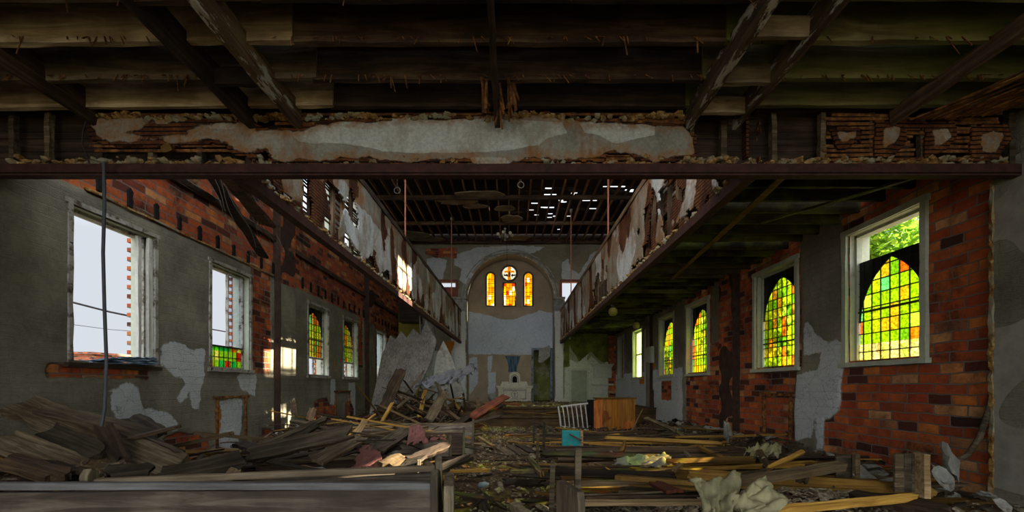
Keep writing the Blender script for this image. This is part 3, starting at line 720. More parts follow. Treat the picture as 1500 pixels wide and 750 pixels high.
# ================================================================ roof over the nave
t = thing('ceiling', None, None, (0, 18, CEIL)); t['kind'] = 'structure'
k = 0; x = XL+.2
M['roof_board'] = plain('sooty roof boards', hexc('1d140e'), .9, .4, 5)
M['roof_joist'] = wood('roof joist along', hexc('2c1c10'), hexc('5e3f24'), hexc('8a6238'), 'Y', grain=14)
while x < XR:
    MB().beam((x, 5.2, CEIL+.09), (x, YE, CEIL+.09), .05, .17, 0, 10, .008).build('ceiling_joist', M['roof_joist'], t); x += .435
for y in (14.3, 18.05, 21.0, 23.75, 10.6, 6.9):
    MB().beam((XL, y, CEIL-.04 if y < 20 else CEIL+.0), (XR, y, CEIL-.04 if y < 20 else CEIL), .13, .15, 0, 12, .01).build('purlin', M['wood_dark'], t)
b = MB(); r2 = random.Random(3); y = 4.6       # roof boards with gaps, opened wider out of view to admit skylight
while y < 24.3:
    x = XL-.3; hole = 0
    while x < XR+.3:
        L = r2.uniform(.3, 1.1) if y > 16 else r2.uniform(.7, 2.4)
        bad = math.exp(-((x-1.6)/1.2)**2-((y-20)/2.2)**2)*.34+(.48 if 6.5 < y < 15 and -4 < x < 5 else 0)+math.exp(-((x-4.2)/.5)**2-((y-18.7)/.5)**2)*.5
        if r2.random() > bad: b.beam((x, y, CEIL+.62+r2.uniform(-.01, .01)), (min(XR+.3, x+L+.004), y, CEIL+.62), .158 if r2.random() > bad*.9 else .12, .025)
        else: L = r2.uniform(.12, .4)
        x += L
    y += .153
b.build('roof_boards', M['roof_board'], t)
for y in np.arange(5.4, 24, 1.15):              # rafters under the boards
    pass
b = MB()                                        # scraps of plaster ceiling still clinging on
for (cx, cy, rx, ry) in ((-1.3, 17.8, 1.1, .35), (-2.2, 18.4, .8, .3), (-.3, 19.1, .45, .3), (.0, 20.3, .5, .5), (-5.0, 22.5, .9, .6), (.1, 22.9, .9, .35), (-4.3, 23.2, .9, .3), (-1.6, 18.9, .5, .25)):
    n = 13; o_ = [(cx+rx*(1+.5*nz(i*1.7, cx*3))*math.cos(2*math.pi*i/n), cy+ry*(1+.5*nz(i*2.3, cy))*math.sin(2*math.pi*i/n)) for i in range(n)]
    b.prism(o_, lambda a, c, d: (a, c, CEIL-.03-d-.05*nz(a, c, 0, 3)), .04)
b.build('plaster_scrap', M['wood_joist'], t)
b = MB()                                        # sides closing the attic
b.box(XL-.3, XR+.3, YE+.31, YE+.36, 8.8, CEIL+.7); b.box(XL-.35, XL-.3, -4, YE+.3, 8.8, CEIL+.7); b.box(XR+.3, XR+.35, -4, YE+.3, 8.8, CEIL+.7)
tag(b.build('wall_attic', M['wood_joist_dark']), kind='structure')

# hangers from the ceiling down to the parapets, chandelier, hoops
XLG = lambda y: -3.03+.28*(y-4.85)/19.15       # inner face of the left gallery
XRG = lambda y: 2.62
GTOP, GBOT = 5.50, 3.75                         # parapet top, underside of the gallery steel
for x, y, lab in ((XLG(12)+.04, 12, 'rusty hanger rod at the near left parapet, reaching up to the roof'), (XLG(20.3)+.04, 20.3, 'rusty hanger rod at the far left parapet'),
                  (XRG(19.4)-.04, 19.4, 'rusty hanger rod at the far right parapet'), (XRG(11.9)-.04, 11.9, 'pinkish hanger rod at the near right parapet, reaching up to the roof')):
    t = thing('hanger_rod', lab, 'rod', (x, y, GTOP)); MB().tube([(x, y, GTOP), (x, y, CEIL)], .022, 8).build('rod', M['rust_rod'], t)
    MB().lathe((x, y, CEIL-.12), [(0, .14), (.05, .14), (.06, .02), (.03, 0), (0, 0)], 12).build('ceiling_cup', M['plaster_chip'], t)
cx, cy = -.32, 20.3
t = thing('chandelier', 'small tarnished chandelier hanging from the nave roof', 'chandelier', (cx, cy, 8.3))
MB().tube([(cx, cy, 8.6), (cx, cy, CEIL)], .012).build('chain', M['iron_dark'], t)
MB().lathe((cx, cy, 8.1), [(0, 0), (.05, .03), (.03, .1), (.08, .2), (.05, .32), (.035, .5), (.06, .58), (0, .62)], 14).build('stem', M['plaster_chip'], t)
for k in range(6):
    a = math.pi/3*k+.3; c, s_ = math.cos(a), math.sin(a)
    ar = MB().tube([(cx+c*r_, cy+s_*r_, 8.3+h) for r_, h in ((.03, 0), (.15, -.12), (.28, -.08), (.33, .02))], .016, 6).build('arm', M['iron_dark'], t)
    MB().lathe((cx+c*.33, cy+s_*.33, 8.32), [(0, 0), (.05, .01), (.075, .07), (.06, .13), (.05, .12), (0, .03)], 12).build('lamp_cup', M['white_mensa'], ar)
x = cx+.08
tag(MB().tube([(x, cy, 8.1), (x+.02, cy, 7.2), (x+.01, cy, 6.75)], .009, 6).build('dangling_wire', M['iron_dark'], origin=(x, cy, 8.1)), 'thin dark wire dangling below the chandelier', 'wire')
for (px_, py_, Y, lab) in ((582, 279, 14.5, 'small metal hoop hanging at the left edge of the nave roof'), (763, 271, 14.5, 'small metal hoop hanging over the middle of the nave')):
    c = at(px_, py_, Y)
    b = MB(); b.tube([c+Vector((.1*math.cos(a), 0, .1*math.sin(a))) for a in np.linspace(0, 2*math.pi, 17)], .018, 6)
    b.tube([c+Vector((0, 0, .1)), (c.x, c.y, CEIL)], .008, 5)
    tag(b.build('hanging_hoop', M['hoop'], origin=c), lab, 'hoop')

# ================================================================ side galleries
def gallery(side):
    L = side == 'left'; s = -1 if L else 1
    X = XLG if L else XRG
    t = thing('%s_gallery' % side, 'long peeling plaster parapet of the %s side gallery on its rusty steel' % side, 'balcony', (X(14), 14, GBOT))
    y0, y1 = 4.95, YE-.05
    b = MB()                                    # I-shaped steel
    for za, zb, w in ((GBOT, GBOT+.02, .13), (GBOT+.02, GBOT+.11, .03), (GBOT+.11, GBOT+.13, .13)):
        a0, a1 = X(y0), X(y1); q = []
        for xx, yy in ((a0, y0), (a1, y1)):
            for dx in (-.04, w-.04):
                for zz in (za, zb): q.append((xx+s*dx, yy, zz))
        b.add(q, [(0, 1, 3, 2), (4, 6, 7, 5), (0, 4, 5, 1), (2, 3, 7, 6), (0, 2, 6, 4), (1, 5, 7, 3)])
    b.build('steel_beam', M['steel'], t)
    def masks(A, Z):
        n1 = nfield(A, Z, .8, 5.0 if L else 9.0); n2 = nfield(A, Z*.4, 1.6, 2.0 if L else 7.0)
        zc = Z-4.7
        if L:
            pl = .22+.9*n2-.30*np.exp(-((A-5.5)/1.6)**2)-.25*np.exp(-((A-7.2)/.5)**2)-.3*np.exp(-((A-8.6)/.35)**2-((zc-.5)/.35)**2)-.32*np.exp(-((A-10.2)/.4)**2-((zc-.35)/.3)**2)-.3*np.exp(-((A-11.6)/.3)**2-((zc-.4)/.3)**2)
            pl = pl-.45*np.clip((4.1-Z)/.3, 0, 1)*(1+n1)
            sk = -.12+.8*n1+.38*np.exp(-((A-8.6)/1.3)**2-((zc+.15)/.35)**2)+.35*np.exp(-((A-13)/2.2)**2-((zc+.25)/.4)**2)+.15*np.clip((A-15)/5, 0, 1)
        else:
            pl = .18+.9*n2-.55*np.exp(-((A-6.7)/.9)**2-((zc-.1)/.7)**2)-.35*np.exp(-((A-5.4)/.5)**2)-.30*np.exp(-((A-8.4)/.5)**2-((zc+.3)/.6)**2)-.25*np.exp(-((A-10.5)/.45)**2-((zc-.2)/.3)**2)
            pl = pl-.4*np.clip((4.1-Z)/.3, 0, 1)*(1+n1)
            sk = -.14+.8*n1+.35*np.exp(-((A-10.6)/1.5)**2-((zc+.25)/.35)**2)+.3*np.exp(-((A-6.0)/.7)**2-((zc+.1)/.4)**2)+.25*np.clip((A-13)/5, 0, 1)*np.exp(-((zc+.3)/.4)**2)
        return pl*.5, sk*.5, -1+0*A
    def keep(A, Z):
        n = nfield(A, Z, 3.0, 11.0 if L else 13.0)
        low = (Z < GBOT+.15+.30*np.clip(n+.15, 0, 1)+(.10 if L else .05)) & (n > -.05)
        hole = (n > .18) & (np.abs(A-(5.6 if L else 7.5)) < (1.2 if L else 1.9)) & (Z < 4.95)
        hole |= (nfield(A, Z, 1.4, 4.0) > .33) & (A < 10) & (Z < 5.2)
        if not L: hole |= (np.abs(A-13.2+.8*n) < 1.0) & (Z < 4.75+.3*n)  # gap added so sun reaches the left debris
        return ~(low | hole)
    grid_wall('parapet_plaster', 'x', 0, y0, y1, GBOT+.13, GTOP, .045, masks, M['fascia_side'], keep, .025, -s, None, t, X, .01, thick=.03)
    b = MB(); yy = y0+.15                       # studs inside the parapet
    while yy < y1:
        b = MB().beam((X(yy)+s*.09, yy, GBOT+.13), (X(yy)+s*.09, yy+R.uniform(-.03, .03), GTOP-.05), .05, .10, 0, 4, .006)
        b.build('stud', M['wood_dark_z'], t); yy += .42
    b = MB()                                    # inner lath face behind the studs
    for k in range(37):
        z = GBOT+.16+k*.05; a = y0+R.uniform(0, .3)
        while a < y1:
            l_ = R.uniform(1.0, 1.5)
            if R.random() > .18 and not (not L and k < 17 and a+l_ > 12.4 and a < 14.0): b.beam((X(a)+s*.16, a, z), (X(min(a+l_, y1))+s*.16, min(a+l_, y1), z+R.uniform(-.01, .01)), .01, .033)  # no lath across the added sun gap
            a += l_
    b.build('lath_strips', M['lath'], t)
    b = MB(); b.beam((X(y0)+s*.06, y0, GTOP+.02), (X(y1)+s*.06, y1, GTOP+.02), .20, .05, 0, 30, .004); b.beam((X(y0)-s*.03, y0, GTOP-.04), (X(y1)-s*.03, y1, GTOP-.04), .03, .07, 0, 30, .004)
    b.build('top_rail', M['wood_dark_y'], t)
    b = MB()                                    # crumbs of plaster caught on the steel flange
    for k in range(420):
        yy = R.uniform(y0, y1); b.blob((X(yy)+s*R.uniform(-.05, .06), yy, GBOT+.13+R.uniform(0, .05)), R.uniform(.02, .06), k, .7, .5)
    tag(b.build('caught_rubble', M['rim'], t), kind='stuff')
    return t
gL = gallery('left'); gR = gallery('right')
# joists and deck of the right gallery
yy = 5.3; k = 0
while yy < YE-.1:
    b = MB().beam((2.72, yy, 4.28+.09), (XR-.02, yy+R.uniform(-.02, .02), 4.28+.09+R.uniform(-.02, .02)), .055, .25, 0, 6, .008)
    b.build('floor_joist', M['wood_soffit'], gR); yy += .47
b = MB(); yy = 4.9
while yy < YE:
    if R.random() > .06: b.beam((2.72, yy+.09, 4.52), (XR-.02, yy+.09, 4.52), .17, .025)
    yy += .178
b.build('floor_boards', M['wood_joist_dark'], gR)
b = MB(); b.beam((3.4, 5.2, 4.12), (4.1, 11.4, 4.20), .09, .03, 0, 6, .01)
tag(b.build('loose_brace', M['wood_gold'], origin=(3.7, 8, 4.15)), 'thin diagonal batten crossing under the joists of the right gallery', 'batten')
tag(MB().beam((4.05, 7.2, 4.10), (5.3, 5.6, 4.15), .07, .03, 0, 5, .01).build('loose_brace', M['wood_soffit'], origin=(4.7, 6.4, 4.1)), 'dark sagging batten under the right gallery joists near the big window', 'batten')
# lamp globes hanging below the right gallery
for px_, py_, Y, lab in ((898, 457, 13.5, 'small yellowed lamp under the right gallery nearest the viewer'), (932, 477, 17, 'pale bulb lamp under the right gallery farther back')):
    c = at(px_, py_, Y); t = thing('ceiling_lamp', lab, 'lamp', c)
    MB().lathe((c.x, c.y, c.z-.12), [(0, 0), (.09, .02), (.14, .10), (.12, .2), (.06, .25), (0, .26)], 16).build('globe', plain('yellowed lamp glass', hexc('8d8a44'), .4, .2), t)
    MB().lathe((c.x, c.y, c.z+.12), [(0, .1), (.07, .1), (.07, 0), (0, 0)], 12).build('holder', M['iron_dark'], t)
    MB().tube([(c.x, c.y, c.z+.2), (c.x, c.y, 4.3)], .012).build('stem', M['iron_dark'], t)

# left side: the gallery floor has fallen, only wall ledger, pockets and dangling boards are left
b = MB(); b.beam((XL+.05, 7.0, 5.14), (XL+.05, YE, 5.14), .09, .12, 0, 30, .012)
tag(b.build('trim_8', M['wood_dark_y']), kind='structure')
yy = 6.41; k = 0
bp = MB()
while yy < 23.5:
    o_ = [(-.035, -.12), (.03, -.13), (.045, -.03), (.03, .02), (.045, .1), (.0, .15), (-.04, .1), (-.03, .0)]
    bp.prism([(a*(1+.5*nz(yy, a*9)), c*(1+.4*nz(yy, c*5))) for a, c in o_], lambda a, c, d, yy=yy: (XL+.012+nz(yy, 0)*0-d, yy+a, 4.38+c), -.035)
    yy += .52
tag(bp.build('trim_9', M['flat_black']), kind='structure')  # black plates on the wall, painted shade of the joist pockets
b = MB(); b.beam((XL+.04, 6.2, 4.22), (XL+.04, 11.1, 4.22), .03, .03, 0, 20, .012); tag(b.build('trim_10', M['rim']), kind='structure')
for p0, p1, w, h, lab in (((308, 256, 7.6), (386, 376, 9.6), .22, .05, 'dark broken board hanging down the left brick wall'),
                          ((330, 256, 6.9), (392, 330, 8.6), .30, .06, 'wide dark board dangling under the left gallery steel'),
                          ((255, 257, 7.2), (372, 330, 9.4), .10, .08, 'long dark rafter leaning along the left brick wall')):
    a, c = at(*p0), at(*p1); tag(MB().beam(a, c, w, h, .3, 6, .012).build('hanging_board', M['wood_dark'], origin=a), lab, 'board')
b = MB()
for k in range(9):                              # strings of wire
    a = at(300+k*9, 258, 7.2+.1*k); pts = [a+Vector((.05*math.sin(i*.8+k), .12*i, -.11*i*(1+.2*math.sin(k)))) for i in range(9)]
    b.tube(pts, .006, 4)
tag(b.build('tangled_wire', M['hoop'], origin=at(330, 262, 7.4)), 'tangle of thin pale wires hanging on the left brick wall', 'wire')

# ================================================================ rear gallery over the viewer
YG = 4.85
rg = thing('rear_gallery', 'wrecked rear gallery overhead with bare joists and a plastered front beam', 'balcony', (0, YG, GBOT))
b = MB(); b.box(-5.95, XR-.02, YG-.02, YG+.08, GBOT, GBOT+.03); b.box(-5.95, XR-.02, YG-.02, YG+.0, GBOT+.02, GBOT+.125); b.box(-5.95, XR-.02, YG+.03, YG+.05, GBOT+.03, GBOT+.1)
b.build('steel_girder', M['steel'], rg)
ZJ = 4.44
def jx(Y, x0, x1, m, z=ZJ, h=.33, dz0=0, dz1=0): 
    return MB().beam((x0, Y, z+h/2+dz0), (x1, Y, z+h/2+dz1), .055, h, 0, 16, .006).build('joist', M[m], rg)
for i, Y in enumerate((4.74, 4.33, 3.86, 3.42, 2.98, 2.52, 2.05, 1.55, 1.05)):
    jx(Y, -5.95, -1.9, 'wood_joist', dz0=-.03, dz1=0); jx(Y+.02, -1.95, 1.9, 'wood_joist_dark'); jx(Y, 1.85, XR-.02, 'wood_joist_green')
b = MB(); y = -3.8
while y < YG+.2:
    b.beam((-5.95, y, 4.80), (XR-.02, y, 4.80), .19, .03); y += .2
b.build('floor_boards', M['wood_joist_dark'], rg)
# boxed headers running towards the altar, ladder blocks between a pair of them
def header(xc, y0, y1, w, h, zb, m, nm='header_board'): return MB().beam((xc, y0, zb+h/2), (xc, y1, zb+h/2), w, h, 0, 14, .008).build(nm, M[m], rg)
header(-2.83, 1.2, 4.84, .05, .27, 4.25, 'wood_dark_y'); header(-2.33, 1.2, 4.84, .06, .27, 4.25, 'header_paint')
header(1.92, 1.2, 4.84, .07, .24, 4.25, 'header_paint'); header(2.43, 1.2, 4.84, .06, .24, 4.25, 'header_paint')
for y in (1.9, 2.5, 3.05, 3.6, 4.15, 4.6): MB().beam((1.95, y, 4.36), (2.41, y, 4.36), .05, .17, 0, 3, .006).build('ladder_block', M['wood_joist'], rg)
for y in (2.3, 3.3, 4.2): MB().beam((-2.8, y, 4.38), (-2.35, y, 4.38), .05, .16, 0, 3, .006).build('ladder_block', M['wood_dark'], rg)
header(-4.55, 1.2, 4.84, .05, .32, 4.30, 'wood_dark_y'); header(4.15, 1.2, 4.84, .06, .16, 4.30, 'wood_dark_y'); header(-.16, 1.2, 4.84, .05, .2, 4.26, 'wood_dark_y')
b = MB()                                        # nails and dangling lath ends on the joist edges
for k in range(330):
    Y = R.choice((4.33, 3.86, 3.42, 2.98, 4.33)); x = R.uniform(-5.5, 5.5); l_ = R.uniform(.03, .10)*(2.0 if R.random() < .1 else 1)
    b.beam((x, Y-.03, ZJ+.03), (x+R.uniform(-.03, .06), Y-.05-R.uniform(0, .04), ZJ+.03-l_), R.uniform(.006, .014), .006)
tag(b.build('nail_ends', M['lath'], rg), kind='stuff')
for (x, l_) in ((-.27, .28), (-.12, .42), (-.02, .33), (.02, .22)):
    b = MB()
    for k in range(6): b.beam((x+R.uniform(-.03, .03), 4.3+R.uniform(-.05, .3), 4.42), (x+R.uniform(-.05, .05), 4.4+R.uniform(-.1, .2), 4.42-l_*R.uniform(.5, 1)), .02, .01, 0, 3, .006)
    b.build('dangling_lath', M['lath'], rg)
# front beam: studs, laths and the plaster shell
def gx(x): return (x-CX)/F*YG
def gz(y): return CZ+(HY-y)/F*YG
for x in (10, 62, 140, 216, 288, 360, 440, 540, 640, 740, 840, 940, 1015, 1063, 1138, 1210, 1283, 1358, 1432, 1490):
    MB().beam((gx(x), YG+.07, GBOT+.04), (gx(x)+R.uniform(-.01, .01), YG+.07, ZJ+.03), .06, .06, 0, 5, .006).build('stud', M['wood_grey'], rg).rotation_euler = (0, 0, 0)
b = MB(); 
for k in range(15): b.beam((-5.95, YG+.2, GBOT+.10+k*.075), (XR-.02, YG+.2, GBOT+.10+k*.075), .02, .07, 0, 20, .003)
b.build('back_boards', M['wood_joist_dark'], rg)
def gpoly(pts): return [(gx(x), gz(y)) for x, y in pts]
SHELL = [[(130,172),(200,167),(260,172),(330,176),(372,176),(380,188),(440,188),(470,178),(560,174),(600,166),(640,172),(720,165),(735,160),(760,170),(800,163),(820,172),(900,178),(1000,182),(1018,200),(1022,228),(1000,234),(960,240),(920,226),(890,226),(880,238),(820,236),(770,240),(740,247),(700,244),(680,238),(600,240),(560,240),(500,236),(470,240),(400,238),(392,222),(372,232),(340,226),(330,212),(290,212),(240,215),(205,214),(150,212),(136,205),(128,188)],
         [(1218,192),(1232,187),(1258,189),(1260,206),(1240,216),(1226,216)], [(1283,176),(1350,176),(1357,186),(1330,190),(1326,214),(1300,231),(1280,228)], [(1355,180),(1395,178),(1402,200),(1385,222),(1358,228)], [(1425,184),(1478,182),(1482,205),(1462,232),(1430,236),(1420,210)]]
SH = [gpoly(p) for p in SHELL]
LWHITE = [gpoly([(440,182),(560,176),(640,174),(760,176),(822,182),(830,196),(800,206),(790,214),(752,222),(700,224),(620,226),(560,224),(530,216),(500,212),(440,210),(430,200)]), gpoly([(846,180),(960,178),(958,200),(930,206),(900,212),(880,200),(856,196)]), gpoly([(690,232),(740,233),(750,242),(720,247),(690,243)]),
          gpoly([(1375,186),(1400,196),(1412,204),(1390,208),(1378,196)]), gpoly([(300,180),(352,180),(345,190),(310,190)])]
def mfas(A, Z):
    ds = [sdf(p, A, Z) for p in SH]; d = union(*ds)
    return np.minimum(d*1.6-.05, .3)-.25*np.exp(-((A-gx(225))/.55)**2-((Z-gz(192))/.07)**2)-.09*(A > gx(1270)), union(*[sdf(p, A, Z)*3 for p in LWHITE]), -1+0*A
def kfas(A, Z):
    d = union(*[sdf(p, A, Z) for p in SH]); n = nfield(A, Z, 9, 1.0)
    return d+.035*n > 0
grid_wall('plaster_shell', 'y', YG, -5.2, 5.6, GBOT+.04, ZJ+.12, .018, mfas, M['fascia_rear'], kfas, .02, -1, None, rg, None, .006, thick=.025)
b = MB()
for k in range(13):
    z = GBOT+.09+k*.05
    for xa, xb in ((128, 395), (385, 1020), (1210, 1360), (1350, 1480)):
        if R.random() < .12: continue
        a = gx(xa)+R.uniform(-.02, .15); e = gx(xb)-R.uniform(0, .2)
        if k < 5 and xa < 385 and R.random() < .6: continue
        b.beam((a, YG+.03, z), (e, YG+.03, z+R.uniform(-.015, .015)), .01, .03, 0, 5, .003)
b.build('lath_strips', M['lath'], rg)
b = MB()
for k in range(700):
    x = R.uniform(-5.5, 5.5)
    if -2.6 < x < 2 and R.random() < .35: continue
    b.blob((x, YG+R.uniform(.0, .1), GBOT+.135+R.uniform(0, .06)*(1.2+nz(x, 0, 0, 1.5))), R.uniform(.015, .05), k, .7, .5)
tag(b.build('caught_rubble', M['rim'], rg), kind='stuff')
b = MB()
for k in range(260):                            # crumbling rim of scratch plaster along the top edge of the shell
    x = R.uniform(gx(130), gx(1020)); b.blob((x, YG-.01, gz(172)+nz(x, 0, 0, 2)*.05+R.uniform(-.03, .02)), R.uniform(.015, .05), k, .6, .5)
tag(b.build('crumbling_rim', M['rim'], rg), kind='stuff')
a = at(128, 172, 4.78); pts = [a, at(122, 190, 4.76), at(120, 210, 4.76), at(126, 225, 4.76), at(131, 240, 4.78)]
tag(MB().tube(pts, .008, 5).build('loose_wire', M['iron_dark'], origin=a), 'thin dark wire looping down the left end of the front beam', 'wire')
c = at(246, 218, 4.80); tag(MB().beam(c-Vector((.05,0,.02)), c+Vector((.05,0,.02)), .06, .07, .2, 2, .008).build('wood_block', M['wood_gold'], origin=c), 'small raw wood block lodged in the front beam at left', 'wood block')
# torn lath fan at the right under the joists
b = MB()
for k in range(16):
    p0 = at(1335+k*8, 176-k*.5, 4.75); p1 = p0+Vector((min(.55+.03*k, 5.56-p0.x), -.9, .03)); b.beam(p0, p1+Vector((0, 0, R.uniform(-.02, .08))), .03, .01, 0, 4, .006)
tag(b.build('torn_lath', M['lath'], rg))
# ================================================================ windows of the side walls
def win(side, w, kind, n):
    L = side == 'l'; X = XL if L else XR; s = -1 if L else 1          # s points outdoors
    y0, y1, z0, z1 = w
    t = thing(nextwin(), None, None, (X, (y0+y1)/2, z0)); t['kind'] = 'structure'
    cw = .065 if L else .09; pm = M['casing_worn'] if L else M['paint_green']
    def bx(m, d0, d1, a0, a1, c0, c1): xa, xb = sorted((X+s*d0, X+s*d1)); m.box(xa, xb, a0, a1, c0, c1)
    def piece(a0, a1, c0, c1, d0=-.055, d1=.02):
        p0 = (X+s*(d0+d1)/2, (a0+a1)/2 if (c1-c0) > (a1-a0) else a0, c0 if (c1-c0) > (a1-a0) else (c0+c1)/2)
        p1 = (p0[0], (a0+a1)/2 if (c1-c0) > (a1-a0) else a1, c1 if (c1-c0) > (a1-a0) else (c0+c1)/2)
        v_ = (c1-c0) > (a1-a0)
        return MB().beam(p0, p1, (d1-d0) if not v_ else (a1-a0), (c1-c0) if not v_ else (d1-d0), 0, 8, .006, up=(0,0,1) if not v_ else (1,0,0))
    for q in ((y0-cw, y0, z0-.02, z1), (y1, y1+cw, z0-.02, z1), (y0-cw-.03, y1+cw+.03, z1, z1+cw)):
        piece(*q).build('casing', pm, t)
    piece(y0-cw-.04, y1+cw+.04, z0-.07, z0, -.09, .05).build('window_sill', pm if not (L and kind == 'open') else M['wood_dark_y'], t)
    b = MB()                                    # fixed frame set in the opening
    for q in ((y0, y0+.05, z0, z1), (y1-.05, y1, z0, z1), (y0, y1, z1-.05, z1), (y0, y1, z0, z0+.04)): bx(b, .10, .19, *q)
    b.build('window_frame', pm, t)
    ya, yb, za, zb = y0+.05, y1-.05, z0+.04, z1-.05
    gd = .145
    def arch(yl, yr, zb_, zt, spring):          # pointed arch outline
        c = (yl+yr)/2; r = yr-yl; pts = [(yl, zb_), (yr, zb_), (yr, spring)]
        H = zt-spring
        for i in range(1, 11):
            a = math.pi/3*i/10; pts.append((yl+r*math.cos(a), spring+H*math.sin(a)/math.sin(math.pi/3)))
        for i in range(1, 11):
            a = math.pi/3*(1-i/10); pts.append((yr-r*math.cos(a), spring+H*math.sin(a)/math.sin(math.pi/3)))
        return pts
    def glaze(zl, zt, spring, mat, topdark=None, m='glass_side'):
        td = zb if topdark is None else topdark
        if L: m = 'glass_left'
        o_ = arch(ya+.02, yb-.02, zl, zt, spring)
        MB().prism(o_, lambda a, c, d: (X+s*(gd+d), a, c), .008).build('stained_glass', M[m], t)
        k = 3+10; b = MB()
        left = [(ya, spring), (ya, td)]+[((ya+yb)/2, td)]+o_[12:][:-1][::1]
        right = [(yb, td), (yb, spring)]+o_[3:13]+[((ya+yb)/2, td)]
        b.prism(left, lambda a, c, d: (X+s*(gd+.001+d), a, c), .01); b.prism(right, lambda a, c, d: (X+s*(gd+.001+d), a, c), .01)
        b.build('black_spandrel', M['black_glass'], t)
        b = MB(); yy = math.floor(ya/.17)*.17+.17
        while yy < yb-.02: bx(b, gd-.012, gd+.016, yy-.006, yy+.006, zl, td); yy += .17
        zz = math.floor(zl/.21)*.21+.21
        while zz < td-.02: bx(b, gd-.012, gd+.016, ya, yb, zz-.006, zz+.006); zz += .21
        b.tube([(X+s*gd, a, c) for a, c in o_[2:]], .014, 5)
        bx(b, gd-.025, gd+.025, ya, yb, zl+.52, zl+.545)
        b.build('lead_came', M['lead'], t)
    if kind == 'arch': glaze(za, zb-.10, za+1.05, 'x')
    elif kind == 'big':                         # upper panes gone, black shoulder left on both sides
        glaze(za+.26, 3.45, za+.62, 'x', 3.50, m='glass_big')
        MB().box(X+s*gd-.004, X+s*gd+.004, ya, yb, za, za+.26).build('added_sun_panes', M['glass_added_sun'], t)  # pale strip added above the sill to pass gold sunlight
        b = MB(); yy = math.floor(ya/.17)*.17+.17
        while yy < yb: bx(b, gd-.012, gd+.016, yy-.006, yy+.006, za, za+.26); yy += .17
        bx(b, gd-.012, gd+.016, ya, yb, za+.13, za+.142); b.build('lead_came', M['lead'], t)
    elif kind == 'half':
        glaze(z0+.58, zb-.12, z0+1.25, 'x')
        b = MB(); bx(b, .11, .18, ya, yb, z0+.52, z0+.57); bx(b, .12, .17, (ya+yb)/2-.02, (ya+yb)/2+.02, za, z0+.52); b.build('sash_rail', pm, t)
    elif kind == 'strip':
        MB().box(X+s*gd-.004, X+s*gd+.004, ya, yb, za, za+.42).build('stained_glass', M['glass_strip'], t)
        b = MB(); bx(b, .11, .18, ya, yb, za+.42, za+.45)
        for i in range(1, 8): bx(b, gd-.012, gd+.012, ya+(yb-ya)*i/8-.006, ya+(yb-ya)*i/8+.006, za, za+.42)
        bx(b, gd-.012, gd+.012, ya, yb, za+.20, za+.215); b.build('lead_came', M['lead'], t)
        MB().box(X+s*.17-.003, X+s*.17+.003, yb-.42, yb, za+.45, zb).build('clear_pane', M['glass_clear'], t)
        piece(yb-.45, yb-.42, za+.45, zb, .14, .2).build('sash_stile', pm, t)
    elif kind == 'open':
        b = piece(yb-.20, yb-.14, za, zb, .02, .07); b.build('sash_stile', M['paint_white'], t)
        piece(yb-.08, yb-.02, za, zb, -.05, .0).build('sash_stile', M['paint_white'], t)
        piece(yb-.14, yb-.08, za, zb, .07, .10).build('sash_stile', M['wood_dark_z'], t)
        b = MB()
        for i in range(6): bx(b, -.05, .02, y0-.06+.0*i, y0, z0+.1+.3*i, z0+.12+.3*i)
        b.build('nail_ends', M['iron_dark'], t)
    elif kind == 'bare':
        MB().box(X+s*.16-.003, X+s*.16+.003, ya, yb, za+.55, zb).build('clear_pane', M['glass_clear'], t)
        for i in range(7): MB().beam((X+s*.1, ya+.1+i*.19, za), (X+s*.1, ya+.1+i*.19+R.uniform(-.04, .04), za+R.uniform(.4, .62)), .02, .05, 0, 3, .008).build('blind_slat', M['paint_white'], t)
    elif kind == 'pale':
        MB().box(X+s*gd-.004, X+s*gd+.004, ya, yb, za, zb).build('dusty_glass', M['glass_pale'], t)
        b = MB(); bx(b, .11, .18, ya, yb, za+1.0, za+1.05); b.build('sash_rail', pm, t)
    elif kind == 'brick':
        bm_ = MB(); bx(bm_, .2, .3, y0, y1, z0, z1); bm_.build('brick_infill', M['brick_out'], t)
for i, k in enumerate(('open', 'strip', 'half', 'half', 'bare', 'arch')): win('l', LWIN[i], k, i)
for i, k in enumerate(('big', 'arch', 'arch', 'arch', 'pale', 'brick')): win('r', RWIN[i], k, i)

t = thing(nextwin(), None, None, (XR, 13.7, UZ[0])); t['kind'] = 'structure'
b = MB()
for a in (12.95, 13.42, 13.9, 14.45): b.box(XR+.1, XR+.16, a-.03, a+.03, UZ[0], UZ[1])
for z in (5.35, 6.2, 7.1, 7.9, 8.45, 8.9): b.box(XR+.1, XR+.16, 12.9, 14.5, z-.03, z+.03)
b.build('window_frame', M['paint_green'], t)
# shallow niches under the windows (blocked low openings with wooden edges)
def niche(side, y0, y1, z0, z1, n, panel=True):
    L = side == 'l'; X = XL if L else XR; s = 1 if L else -1
    t = thing('trim_%d' % n, None, None, (X, (y0+y1)/2, z0)); t['kind'] = 'structure'
    b = MB()
    for a0, a1, c0, c1 in ((y0-.05, y0, z0, z1), (y1, y1+.05, z0, z1), (y0-.12, y1+.14, z1, z1+.05)):
        v_ = (c1-c0) > (a1-a0)
        xa = X+s*.045
        if v_: b.beam((xa, (a0+a1)/2, c0), (xa, (a0+a1)/2, c1), .05, .06, 0, 5, .008, up=(1, 0, 0))
        else: b.beam((xa, a0, (c0+c1)/2), (xa, a1, (c0+c1)/2), .06, .05, 0, 5, .01)
    b.build('niche_edge', M['lath'], t)
    return t
t = niche('l', 8.98, 9.88, .10, 1.20, 11); niche('l', 15.0, 16.2, .2, 1.25, 12); niche('r', 8.95, 9.85, .1, 1.25, 13)

